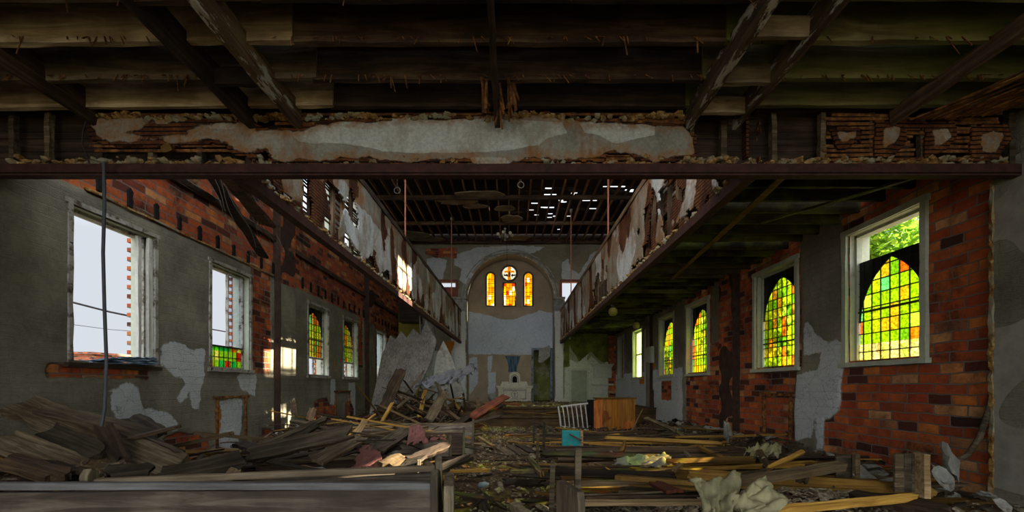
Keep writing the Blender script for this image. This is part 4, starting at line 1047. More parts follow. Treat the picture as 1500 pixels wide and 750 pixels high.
# outside: buttress, neighbour, cables, trees
for y0 in (7.62, 10.35, 14.7, 17.4):
    b = MB(); b.box(XL-.54, XL-TH, y0, y0+.42, -.5, 6.0)
    z = -.4
    while z < 6: b.box(XL-.60, XL-.53, y0-.015, y0+.42, z, z+.07); z += .16
    tag(b.build('wall_buttress', M['brick_out']), kind='structure')
b = MB(); b.box(-24.5, -19.5, 20.6, 27, -.5, 2.95); b.box(-24.6, -19.4, 20.5, 27.1, 2.95, 3.05)
tag(b.build('brick_building', M['brick_out'], origin=(-22, 24, -.5)), 'low brick building seen through the nearest left window', 'building')
for (x0, y0, z0, x1, y1, z1, r_, lab) in ((-9, 4, 2.55, -9, 13, 2.80, .022, 'dark cable crossing the view through the nearest left window'), (-9.5, 4, 2.2, -9.5, 13, 1.9, .006, 'thin wire below the dark cable outside the left window'), (-8, 8, 2.55, -8, 20, 2.6, .015, 'dark cable outside the second left window')):
    pass
for p0, p1, r_, lab in ((at(80, 436, 9.0), at(230, 471, 10.5), .022, 'thick dark cable crossing outside the nearest left window'), (at(80, 472, 9), at(230, 488, 10.5), .006, 'thin wire outside the nearest left window below the thick cable'), (at(298, 480, 14), at(366, 490, 16), .02, 'dark cable crossing outside the second left window')):
    d = (p1-p0); tag(MB().tube([p0-d*.6, p0, (p0+p1)/2-Vector((0, 0, .03)), p1, p1+d*.6], r_, 6).build('outdoor_cable', M['cable'], origin=p0), lab, 'cable')
def tree(x, y, h, r, n, lab, seed, z0=-.5, trunk=.12, name='tree'):
    rr = random.Random(seed); t = thing(name, lab, 'tree', (x, y, z0))
    tips = []; b = MB(); top = Vector((x+rr.uniform(-.5, .5), y+rr.uniform(-.5, .5), h*.55))
    b.tube([(x, y, z0), (x+.1, y, h*.25), top], trunk, 8, True, trunk*.6)
    for k in range(9):
        a = rr.uniform(0, 6.28); l_ = r*rr.uniform(.5, 1); p = top-Vector((0, 0, rr.uniform(0, h*.25))); q = p+Vector((math.cos(a)*l_, math.sin(a)*l_, rr.uniform(.2, .45)*h))
        m_ = (p+q)/2+Vector((rr.uniform(-.3, .3), rr.uniform(-.3, .3), .2)); b.tube([p, m_, q], trunk*.45, 6, True, trunk*.12); tips += [m_, q, (m_+q)/2]
    b.build('trunk', M['bark'], t)
    b = MB()
    for k in range(n):
        c = rr.choice(tips)+Vector((rr.gauss(0, r*.28), rr.gauss(0, r*.28), rr.gauss(0, r*.26))); s_ = rr.uniform(.06, .13)
        u = Vector((rr.gauss(0, 1), rr.gauss(0, 1), rr.gauss(0, .5))).normalized(); w_ = u.cross(Vector((rr.gauss(0, 1), rr.gauss(0, 1), rr.gauss(0, 1)))).normalized()
        b.add([c-u*s_, c-w_*s_*.55+u*s_*.1, c+u*s_*1.1, c+w_*s_*.55+u*s_*.1], [(0, 1, 2, 3)])
    b.build('foliage', M['leaf'], t)
tree(9.9, 11.8, 7.4, 1.7, 10000, 'leafy green tree outside the nearest right window', 1)
tree(12.5, 12.6, 5.6, 1.6, 3000, 'young green tree farther off behind the leafy one at right', 2, trunk=.06)
tree(10.8, 18.0, 5.0, 1.7, 4200, 'leafy tree outside the middle right windows', 3)
tree(10.8, 25.0, 4.8, 2.0, 3600, 'leafy tree outside the farthest right windows', 4)
# ================================================================ pews
def pew(name, label, x0, x1, Y, group=None, rz=0.0, pitch=0.0, zb=None, h=.88, ends=(True, True), mat='pew', rail='pew_rail', depth=.5, roll=0.0):
    # seen from behind: back panel, rail, seat on the far side, shaped ends
    z = hfloor((x0+x1)/2, Y) if zb is None else zb
    t = thing(name, label, 'pew', ((x0+x1)/2, Y, z), group, rz=0)
    L = x1-x0; cx = (x0+x1)/2
    def P(m): return m
    b = MB(); b.beam((x0, Y+.03, z+.58), (x1, Y, z+.62), .025, .46, 0, 16, .002, up=(0, -.10, 1)); b.build('backrest', M[mat], t)
    b = MB(); b.beam((x0, Y-.01, z+h-.02), (x1, Y-.01, z+h-.02), .055, .045, 0, 24, .002); b.build('top_rail', M[rail], t, bevel=.01)
    b = MB(); b.beam((x0, Y+.0, z+.62), (x1, Y+.0, z+.62), .022, .05, 0, 10, .002); b.build('back_batten', M[mat], t)
    b = MB(); b.beam((x0, Y+.27, z+.43), (x1, Y+.27, z+.43), .42, .03, 0, 10, .003); b.build('seat', M[mat], t)
    b = MB(); b.beam((x0, Y+.10, z+.20), (x1, Y+.10, z+.20), .02, .30, 0, 8, .003); b.build('kick_board', M[mat], t)
    k = x0+.9
    while k < x1-.3:
        MB().beam((k, Y-.02, z), (k, Y-.02, z+.62), .05, .04, 0, 3, .002).build('brace', M['pew_z'], t); k += 1.25
    prof = [(-.06, 0), (.50, 0), (.50, .06), (.44, .10), (.45, .42), (.50, .50), (.49, .60), (.42, .62), (.20, .64), (.10, .70), (.06, .86), (.02, .95), (-.04, .97), (-.08, .93), (-.07, .5)]
    for e, xx in ((0, x0-.045), (1, x1)):
        if ends[e]: MB().prism(prof, lambda a, c, d, xx=xx: (xx+d, Y+a, z+c), .045).build('end_panel', M['pew_z'], t, bevel=.008)
    if pitch or rz or roll: t.rotation_euler = (pitch, roll, rz)
    return t
pew('pew', 'long front pew seen from behind with a pale bluish rail across the bottom left', -4.6, -.47, 2.62, zb=0, rz=math.radians(0), h=.885)
pew('pew', 'second pew askew behind the long front pew, its rail slanting up to the right', -2.6, -.53, 2.98, zb=-.02, rz=math.radians(13), h=.90, rail='pew_rail_brown')
G1 = 'toppled pews along the left of the aisle'
for i, (x0, x1, Y, rz, pit, zb, lab) in enumerate((
    (-2.9, -.95, 4.35, .22, -.75, -.14, 'toppled pew nearest the aisle bend with leaning end board, left side'),
    (-3.1, -.95, 5.35, .30, -.85, -.10, 'toppled pew second from the viewer beside the aisle, left side'),
    (-3.3, -.92, 6.45, .16, -.8, -.06, 'toppled pew third from the viewer beside the aisle, left side'),
    (-3.4, -.86, 7.6, .10, -.75, -.05, 'toppled pew fourth from the viewer beside the aisle, left side'),
    (-3.4, -.85, 9.2, .05, -.7, -.05, 'toppled pew farthest from the viewer beside the aisle, left side'))):
    pew('pew', lab, x0, x1, Y, G1, rz, pit, zb, ends=(False, True), rail='wood_grey', mat='wood_dark' if i % 2 else 'pew')
G2 = 'collapsed pews along the right of the aisle'
for i, (x0, x1, Y, rz, pit, zb, lab) in enumerate((
    (.65, 4.2, 5.3, .03, -1.45, .22, 'collapsed pew behind the thick upright pew end, right side'),
    (.75, 4.4, 6.9, -.03, -1.4, .22, 'collapsed pew in front of the teal box, right side'),
    (.62, 4.6, 8.7, .02, -1.4, -.02, 'sagging pew on which the teal box rests, right side'),
    (.6, 3.2, 10.6, -.03, -1.35, -.02, 'broken pew in front of the orange console, right side'))):
    pew('pew', lab, x0, x1, Y, G2, rz, pit, zb, ends=(False, False), rail='wood_dark', mat='wood_dark')

# upright pew ends still standing on the right of the aisle
def end_board(x, Y, h, w, th, lab, rz=0.0, lean=0.0, z=0.0, mat='pew_z'):
    o = MB().prism([(-w/2, 0), (w/2, 0), (w/2, h*.94), (w/2-.03, h), (-w/2+.02, h*.98), (-w/2, h*.9)], lambda a, c, d: (d-th/2, a, c), th).build('pew_end', M[mat], origin=(0, 0, 0), bevel=.006)
    o.location = (x, Y, z); o.rotation_euler = (0, lean, rz); return tag(o, lab, 'pew end')
end_board(.385, 2.95, .80, .36, .05, 'thick upright grey pew end right of the aisle in the foreground', .3, 0)
end_board(.24, 3.15, .66, .30, .045, 'leaning pew end beside the thick upright one, tipped towards the aisle', .45, -.32)
end_board(-.36, 2.55, .93, .34, .055, 'pale stout pew end closing the front pew by the aisle', .12, .0)
end_board(-.52, 3.9, .86, .26, .045, 'tall splintered board leaning into the aisle behind the second pew', .5, -.26, -.03, 'wood_dark_z')
end_board(-.40, 3.75, .70, .14, .03, 'narrow slanting board leaning beside the tall splintered board', .2, -.45, .0, 'wood_dark_z')
for x, Y, h, lab in ((.52, 3.6, .95, 'thin upright post behind the thick grey pew end'), (.42, 4.8, .62, 'short upright post in the right pew wreck nearest the aisle'), (.45, 8.0, .6, 'upright post left of the teal box'), (.62, 8.8, .75, 'pale slim post standing just left of the teal box'), (.50, 10.4, .7, 'upright batten at the aisle side of the far broken pew')):
    tag(MB().beam((x, Y, 0), (x+.02, Y, h), .05, .04, 0, 4, .004).build('post', M['wood_grey'], origin=(x, Y, 0)), lab, 'post')

# ================================================================ altar with tabernacle
ax, az, ay = (754-CX)/F*24.3, .62, 24.3
t = thing('altar', 'ivory stone altar with tabernacle against the apse wall', 'altar', (ax, ay, az))
w = 1.0
b = MB(); b.box(ax-w+.06, ax+w-.06, ay, ay+.5, az, az+.06); b.box(ax-w+.1, ax+w-.1, ay+.06, ay+.5, az+.06, az+.70); b.build('altar_body', M['white_mensa'], t, bevel=.01)
b = MB(); b.box(ax-w, ax+w, ay-.10, ay+.55, az+.78, az+.86); b.box(ax-w+.05, ax+w-.05, ay-.05, ay+.5, az+.70, az+.78); b.build('mensa', M['white_mensa'], t, bevel=.012)
for sx in (-1, 1):
    xx = ax+sx*(w-.2)
    b = MB(); b.box(xx-.10, xx+.10, ay-.04, ay+.1, az+.06, az+.16); b.lathe((xx, ay, az+.16), [(.075, 0), (.06, .04), (.055, .3), (.07, .36), (.05, .38)], 14); b.box(xx-.10, xx+.10, ay-.06, ay+.1, az+.54, az+.60)
    b.prism([(-.10, 0), (.10, 0), (.12, .10), (-.12, .10)], lambda a, c, d, xx=xx: (xx+a, ay-.06+d, az+.60+c), .14)
    b.build('column', M['white_mensa'], t)
b = MB(); b.box(ax-.62, ax+.62, ay+.03, ay+.07, az+.12, az+.16); b.box(ax-.62, ax+.62, ay+.03, ay+.07, az+.60, az+.64); b.box(ax-.62, ax-.58, ay+.03, ay+.07, az+.12, az+.64); b.box(ax+.58, ax+.62, ay+.03, ay+.07, az+.12, az+.64)
b.tube([(ax+.17*math.cos(a), ay+.03, az+.38+.2*math.sin(a)) for a in np.linspace(0, 2*math.pi, 25)], .016, 6)
b.prism([(-.03,-.14),(.03,-.14),(.03,.02),(.09,.02),(.06,.08),(.03,.08),(0,.15),(-.03,.08),(-.06,.08),(-.09,.02),(-.03,.02)], lambda a, c, d: (ax+a, ay+.02+d, az+.38+c), .03)
b.build('front_relief', M['plaster_chip'], t)
b = MB(); b.box(ax-.78, ax+.72, ay+.22, ay+.6, az+.86, az+.98); b.box(ax-.72, ax-.32, ay+.28, ay+.6, az+.98, az+1.10); b.box(ax+.30, ax+.68, ay+.28, ay+.6, az+.98, az+1.10); b.build('gradine', M['white_mensa'], t, bevel=.01)
o_ = [(-.30, 0), (.30, 0), (.30, .42)]+[(.30*math.cos(a), .42+.24*math.sin(a)) for a in np.linspace(.1, math.pi-.1, 10)]+[(-.30, .42)]
hole = [(-.13, .04), (.13, .04), (.13, .26)]+[(.13*math.cos(a), .26+.14*math.sin(a)) for a in np.linspace(.1, math.pi-.1, 8)]+[(-.13, .26)]  # outline of the black plate painted as niche shade
tb = MB().prism(o_, lambda a, c, d: (ax+a, ay+.24+d, az+.98+c), .34).build('tabernacle', M['white_mensa'], t, bevel=.01)
MB().prism(hole, lambda a, c, d: (ax+a, ay+.228+d, az+1.0+c), .02).build('tabernacle_niche_shade', M['flat_black'], tb)  # black plate on the front, painted as the shade inside a niche
b = MB(); b.tube([(ax+.19*math.cos(a), ay+.23, az+1.26+.2*math.sin(a)) for a in np.linspace(0, math.pi, 13)], .022, 6); b.box(ax-.21, ax-.17, ay+.21, ay+.25, az+1.0, az+1.27); b.box(ax+.17, ax+.21, ay+.21, ay+.25, az+1.0, az+1.27); b.box(ax-.34, ax+.34, ay+.2, ay+.56, az+1.38, az+1.41) if False else None
b.build('tabernacle_arch', M['plaster_chip'], tb)
G3 = 'white blocks at the altar foot'
for i, x in enumerate((-.42, -.30, -.19, -.02, .20)):
    tag(MB().box(ax+x-.045, ax+x+.045, ay-.45, ay-.38, az, az+.16).build('white_block', M['white_mensa'], origin=(ax+x, ay-.4, az)), 'small white block standing in the row at the foot of the altar', 'block', G3)
tag(MB().blob((ax-1.25, ay+.1, az+.22), (.28, .2, .26), 5, 1, .3, 2).build('stone_lump', M['plaster_chip'], origin=(ax-1.25, ay+.1, az)), 'rounded grey lump beside the left end of the altar', 'stone')
# broken cornice over the passage door
a = ap(800, 512); b = MB()
b.prism([(0, 0), (.55, .25), (.62, .12), (.60, -.35), (.45, -.50), (.10, -.75), (-.05, -.70), (-.02, -.3)], lambda p, q, d: (a[0]-.42+p, YA-.05-d, a[1]-.05+q), .35)
tag(b.build('broken_canopy', M['plaster_chip'], origin=(a[0], YA, a[1])), 'slanting broken plaster canopy over the passage doorway right of the altar', 'canopy')

# green side wall: door with frame, mantel shelf
x0, z0 = on_end(834, 590, YE); x1, z1 = on_end(862, 540, YE)
t = thing('door_4', None, None, ((x0+x1)/2, YE, .6)); t['kind'] = 'structure'
MB().box(x0+.1, x1-.1, YE-.05, YE-.01, .6, z1-.1).build('door_leaf', plain('grey green door paint', hexc('8b8f78'), .7, .2, 4, .3, dirt=hexc('5d5b45'), dirt_at=.6), t)
b = MB(); b.box(x0, x0+.1, YE-.09, YE, .6, z1); b.box(x1-.1, x1, YE-.09, YE, .6, z1); b.box(x0-.05, x1+.05, YE-.11, YE, z1-.1, z1+.03); b.build('door_frame', M['paint_green'], t)
b = MB(); c0, zc = on_end(866, 532, YE); c1, _ = on_end(898, 532, YE)
b.box(c0, c1, YE-.28, YE, zc-.10, zc-.05); b.box(c0+.06, c1-.06, YE-.2, YE, zc-.20, zc-.10); b.box(c0+.12, c1-.1, YE-.1, YE, zc-.8, zc-.2); b.box(c0+.02, c1-.02, YE-.16, YE, zc-1.2, zc-1.12)
tag(b.build('trim_14', M['paint_green']), kind='structure')
# wooden panel blocking the left aisle end (yellow board) and box hanging under the left gallery
c = at(600, 470, 23.0); tag(MB().box(c.x-.55, c.x+.50, 22.9, 22.96, 0.3, c.z+.35).build('yellow_panel', M['panel_yellow'], origin=(c.x, 22.9, c.z)), 'upright yellow panel standing deep under the left gallery', 'panel')
c = at(600, 458, 20.5); b = MB(); b.box(c.x-.45, c.x+.5, 20.3, 21.0, c.z-.45, c.z+.45)
for k in range(5): b.box(c.x-.47, c.x+.52, 20.27, 20.3, c.z-.45+k*.2, c.z-.43+k*.2)
tag(b.build('hanging_boxing', M['wood_dark'], origin=(c.x, 20.6, c.z+.45)), 'boxy dark wooden casing hanging under the far left gallery', 'casing')
for x, y, Y, L_, lab in ((630, 450, 19.5, 1.9, 'wide grey board dangling vertically from the far left gallery'), (614, 440, 18.5, 2.8, 'thin strip hanging down from the far left gallery')):
    c = at(x, y, Y); tag(MB().beam((c.x, c.y, c.z+.3), (c.x+.1, c.y, c.z-L_), .34 if L_ < 2 else .05, .03, .2, 6, .02).build('hanging_board', M['panel_grey'], origin=c), lab, 'board')

# ================================================================ orange console, balustrade, teal box
cx, cy = 3.42, 14.9; 
t = thing('console', 'orange wooden organ console with grooved boards and peeling veneer', 'console', (cx, cy, hfloor(cx, cy)-.02), rz=.16)
def cb(m, x0, x1, y0, y1, z0, z1): z = t.location.z; return m.box(cx+x0, cx+x1, cy+y0, cy+y1, z+z0, z+z1)
cb(MB(), -.52, .62, -.30, .40, .02, 1.06).build('front_boards', M['console'], t)
cb(MB(), -.58, .66, -.34, .44, 1.06, 1.10).build('top', M['wood_gold'], t, bevel=.008)
z = t.location.z
MB().prism([(-.80, .05), (-.52, .02), (-.50, 1.05), (-.62, 1.06), (-.80, 1.0)], lambda a, c, d: (cx+a, cy-.30+d, z+c), .03).build('side_veneer', M['veneer'], t)
MB().box(cx-.80, cx-.52, cy-.2, cy+.4, z+.02, z+1.02).build('dark_side', M['flat_black'], t)
MB().prism([(-.52, .70), (-.34, .66), (-.30, .50), (-.22, .44), (-.36, .34), (-.44, .30), (-.52, .22)], lambda a, c, d: (cx+a, cy-.325+d, z+c), .02).build('torn_veneer', M['veneer'], t)
MB().prism([(.10, .02), (.60, .02), (.60, .42), (.48, .30), (.36, .36), (.22, .2)], lambda a, c, d: (cx+a, cy-.32+d, z+c), .014).build('torn_veneer', M['veneer'], t)
b_ = thing('balustrade', 'small white spindle balustrade leaning left of the orange console', 'railing', (2.2, 14.8, 0), rz=-.1)
p0, p1 = at(822, 622, 14.8), at(864, 628, 14.3); zt = .95
MB().beam((p0.x, 14.8, .78), (p1.x, 14.5, .90), .06, .05, 0, 4, .004).build('hand_rail', M['paint_white'], b_); MB().beam((p0.x, 14.8, .10), (p1.x, 14.5, .02), .06, .05, 0, 4, .004).build('base_rail', M['paint_white'], b_)
for i in range(7):
    q = i/6; xx = p0.x+(p1.x-p0.x)*q; MB().tube([(xx-.10+.0*q, 14.8-.3*q, .78+.12*q), (xx-.05, 14.8-.3*q, .5), (xx, 14.8-.3*q, .08-.06*q)], .02+.012*(i == 0), 8).build('spindle', M['paint_white'], b_)
c = at(838, 646, 8.55); t = thing('teal_box', 'teal vinyl covered box tipped on the pew wreck', 'box', (c.x, 8.6, c.z-.2), rz=-.08)
MB().box(c.x-.19, c.x+.16, 8.50, 8.62, c.z-.19, c.z+.20).build('lid', M['teal'], t, bevel=.012)
MB().box(c.x+.16, c.x+.21, 8.48, 8.64, c.z-.20, c.z+.19).build('wooden_edge', M['wood_pale'], t)
MB().beam((c.x-.05, 8.47, c.z+.14), (c.x+.18, 8.47, c.z+.02), .02, .03).build('strap', M['wood_dark'], t)
MB().blob((c.x-.02, 8.495, c.z-.10), (.05, .012, .05), 3, 1, .5).build('stain', M['veneer'], t)
c = at(906/1.0*0+703, 714, 3.55); z = .03   # plastic bottle on the aisle floor
c = Vector(((703-CX)/F*6.2, 6.2, .07)); t = thing('plastic_bottle', 'crushed pale blue plastic bottle lying in the aisle', 'bottle', c, rz=.5)
m = MB(); m.lathe((0, 0, 0), [(0, 0), (.035, .005), (.04, .03), (.034, .08), (.04, .12), (.036, .16), (.015, .20), (.015, .215), (0, .216)], 14)
bo = m.build('body', M['bottle'], t, origin=c); bo.location = (0, 0, 0); bo.rotation_euler = (1.3, .3, 0); bo.data.transform(Matrix.Identity(4))
m = MB(); m.lathe((0, 0, .212), [(0, .022), (.018, .02), (.018, 0), (0, 0)], 12); cp = m.build('cap', M['paint_white'], t); cp.data.transform(Matrix.Translation(-Vector(m.v[0])*0)); cp.location = (0, 0, 0); cp.rotation_euler = (1.3, .3, 0)
cp.data.transform(Matrix.Translation(Vector(c)))
bo.data.transform(Matrix.Translation(Vector(c)))
# hanging cable in front of the nearest left window
pts = [at(152, 238, 4.7), at(153, 300, 4.7), at(151, 370, 4.7), at(153, 450, 4.7), at(156, 530, 4.7), at(153, 600, 4.7), at(143, 656, 4.65)]
tag(MB().tube(pts, .016, 8).build('hanging_cable', M['cable'], origin=pts[0]), 'long grey cable hanging from the front beam before the nearest left window', 'cable')
# folded blind on the left sill
c = on_left(178, 528); b = MB()
for k in range(9): b.beam((XL-.05+.01*k, c[0]-.55+.06*k, 1.80+.012*k), (XL+.08-.01*k, c[0]+.50, 1.80+.014*k), .26, .008, R.uniform(-.06, .06), 8, .012)
tag(b.build('folded_blind', plain('faded blue slats', hexc('6c7f8d'), .7, .4, 12), origin=(XL, c[0], 1.8)), 'crumpled blue grey blind lying on the nearest left sill', 'blind')
for k in range(4): pass
# paper on wall at right, electrical cabinet
p = on_right(951, 521); t = thing('wall_cabinet', 'small pale cabinet fixed to the right wall between far windows', 'cabinet', (XR, p[0], p[1]))
MB().box(XR-.16, XR-.02, p[0]-.75, p[0]+.1, p[1]-.33, p[1]+.32).build('body', M['paint_green'], t, bevel=.01); MB().box(XR-.18, XR-.16, p[0]-.70, p[0]+.05, p[1]-.28, p[1]+.27).build('door', M['paint_green'], t, bevel=.006)

# ================================================================ crumpled sheets
def sheet(name, lab, cat, pts, mat, origin, amp=.08, n=28, seed=0, cover=None, group=None, k=1.0, fold=0.0):
    # pts: four corners; the sheet sags and creases between them
    a, b_, c, d = [Vector(p) for p in pts]; v = []; f = []
    for i in range(n+1):
        for j in range(n+1):
            u, w = i/n, j/n
            p = a*(1-u)*(1-w)+b_*u*(1-w)+c*u*w+d*(1-u)*w
            k1 = noise.noise(Vector((u*3*k+seed, w*7*k, seed))); k2 = noise.noise(Vector((u*9*k+seed, w*4*k, seed+5))); k3 = abs(noise.noise(Vector(((u*6-w*5)*k, (w*2+seed)*k, 1))))
            p = p+Vector((k2*amp*.7, k1*amp*.7, (k1+.5*k2)*amp+k3*amp*1.6))
            if fold: p = p+Vector((.3, -.6, 1))*fold*(math.sin(u*15+5*k1+w*3)+.6*abs(math.sin(u*24+w*5)))
            v.append(p)
    for i in range(n):
        for j in range(n):
            u, w = i/n, j/n
            if noise.noise(Vector((u*4+seed*3, w*4, 9)))*.5+min(u, 1-u, w, 1-w)*(1.6 if fold == 0 else 5) > -.02: f.append((i*(n+1)+j, (i+1)*(n+1)+j, (i+1)*(n+1)+j+1, i*(n+1)+j+1))
    m = MB(); m.add(v, f, True); o = m.build(name, M[mat], origin=origin)
    s = o.modifiers.new('thickness', 'SOLIDIFY'); s.thickness = .006
    return tag(o, lab, cat, group)
P = at
sheet('tarp', 'crumpled yellowish plastic tarp hanging over the bottom right debris', 'tarp', [P(1008,706,3.3), P(1085,698,3.5), P(1075,765,2.7), P(1038,765,2.7)], 'tarp', P(1040,740,2.9), .04, 34, 2, k=.5, fold=.015)
sheet('tarp', 'wider crumpled tarp bunched to the right of the hanging one', 'tarp', [P(1065,735,3.0), P(1120,708,3.3), P(1160,738,3.1), P(1085,775,2.7)], 'tarp', P(1090,745,2.95), .045, 34, 5, k=.5, fold=.015)
sheet('plastic_sheet', 'dull yellow sheet crumpled at the foot of the right brick wall', 'sheet', [P(1085,676,6.0), P(1140,672,6.0), P(1145,655,6.8), P(1100,655,6.8)], 'tarp', P(1110,665,6.4), .08, 22, 7)
sheet('cloth', 'grey mouldy cloth lying across the boards right of the aisle', 'cloth', [P(898,686,6.2), P(985,684,6.0), P(980,668,6.6), P(905,668,6.6)], 'cloth_mould', P(940,678,6.3), .06, 24, 9)
sheet('roofing_felt', 'torn grey felt draped over the rubble mound at the far left', 'felt', [P(605,570,14.5), P(662,566,14.8), P(700,545,15.8), P(640,550,15.6)], 'felt', P(650,560,15), .25, 26, 12)
sheet('flooring_sheet', 'faded red flooring sheet lying in the left debris', 'flooring', [P(514,686,5.2), P(562,688,5.2), P(556,655,6.3), P(530,650,6.3)], 'linoleum', P(538,672,5.7), .02, 20, 14)
sheet('flooring_sheet', 'smaller red flooring sheet higher up the left heap', 'flooring', [P(596,652,6.6), P(628,650,6.6), P(618,622,8.0), P(600,624,8.0)], 'linoleum', P(610,640,7.2), .025, 20, 17)
sheet('flooring_sheet', 'flat red flooring piece lying beyond the toppled pews', 'flooring', [P(625,648,7.6), P(655,646,7.6), P(652,634,8.6), P(628,634,8.6)], 'linoleum', P(640,640,8), .03, 14, 21)
# great splintered panel leaning in the left aisle
b = MB(); o_ = [(538,622),(552,560),(560,520),(566,508),(572,492),(580,498),(588,486),(596,496),(606,482),(616,492),(624,470),(634,488),(640,500),(632,530),(618,560),(600,592),(596,612),(570,620)]
def lean(y): return 15.6+(622-y)/150*1.8
q = [P(x, y, lean(y)) for x, y in o_]
ctr = sum(q, Vector())/len(q); m_ = MB(); n = len(q); off = Vector((.0, -.05, .02))
m_.add([p+off for p in q]+[p for p in q], [tuple(range(n)), tuple(range(2*n-1, n-1, -1))]+[(i, (i+1) % n, n+(i+1) % n, n+i) for i in range(n)])
tag(m_.build('leaning_panel', M['panel_grey'], origin=(ctr.x, ctr.y, .6)), 'huge splintered grey panel leaning in the far left aisle', 'panel')
q = [P(x, y, 16.6+(600-y)/150) for x, y in ((634,560),(640,520),(650,500),(660,520),(672,552),(680,575),(660,590))]
n = len(q); m_ = MB(); m_.add([p+off for p in q]+[p for p in q], [tuple(range(n)), tuple(range(2*n-1, n-1, -1))]+[(i, (i+1) % n, n+(i+1) % n, n+i) for i in range(n)])
tag(m_.build('leaning_panel', M['plaster_chip'], origin=q[0]), 'mottled pale plaster slab leaning right of the huge splintered panel', 'panel')
# ================================================================ planks
def plank_mesh(L, w, th, seed, mat, jag=.12, bend=.0, nx=9, nw=4):
    r = random.Random(seed); v = []; f = []
    e0 = [r.uniform(0, jag) for _ in range(nw+1)]; e1 = [r.uniform(0, jag) for _ in range(nw+1)]
    side = [[r.uniform(-.06, .06)*w*(1 if 0 < i < nx else 2) for i in range(nx+1)] for _ in (0, 1)]
    for top in (0, 1):
        for i in range(nx+1):
            for j in range(nw+1):
                t_ = i/nx; x = -L/2+e0[j]+(L-e0[j]-e1[j])*t_
                y = (j/nw-.5)*w
                if j == 0: y += side[0][i]
                if j == nw: y += side[1][i]
                z = (th/2 if top else -th/2)+bend*math.sin(math.pi*t_)+r.uniform(-.06, .06)*th
                v.append((x, y, z))
    n = (nx+1)*(nw+1); I = lambda t_, i, j: t_*n+i*(nw+1)+j
    for i in range(nx):
        for j in range(nw):
            f.append((I(1,i,j), I(1,i+1,j), I(1,i+1,j+1), I(1,i,j+1))); f.append((I(0,i,j), I(0,i,j+1), I(0,i+1,j+1), I(0,i+1,j)))
        f.append((I(0,i,0), I(0,i+1,0), I(1,i+1,0), I(1,i,0))); f.append((I(0,i,nw), I(1,i,nw), I(1,i+1,nw), I(0,i+1,nw)))
    for j in range(nw):
        f.append((I(0,0,j), I(1,0,j), I(1,0,j+1), I(0,0,j+1))); f.append((I(0,nx,j), I(0,nx,j+1), I(1,nx,j+1), I(1,nx,j)))
    me = bpy.data.meshes.new('plank'); me.from_pydata(v, [], f); me.materials.append(M[mat]); me.update(); return me
def put(me, p0, p1, roll=0.0, name='plank', L0=None, label=None, cat='plank', group=None):
    p0 = Vector(p0); p1 = Vector(p1); d = (p1-p0); L = d.length
    o = bpy.data.objects.new(name, me); COL.objects.link(o)
    x = d.normalized(); y = Vector((0, 0, 1)).cross(x)
    if y.length < .05: y = Vector((0, 1, 0))
    y.normalize(); z = x.cross(y)
    m = Matrix((x, y, z)).transposed().to_4x4(); m = m@Matrix.Rotation(roll, 4, 'X')
    o.matrix_world = Matrix.Translation((p0+p1)/2)@m
    if L0: o.scale = (L/L0, 1, 1)
    tag(o, label, cat, group); return o
sd_ = [100]
def hand(p0, p1, w, th, mat, lab, roll=0.0, jag=.10, cat='plank', name='plank'):
    sd_[0] += 1; a, b_ = Vector(p0), Vector(p1); L = (b_-a).length
    return put(plank_mesh(L, w, th, sd_[0], mat, min(jag, L*.2)), a, b_, roll, name, None, lab, cat)
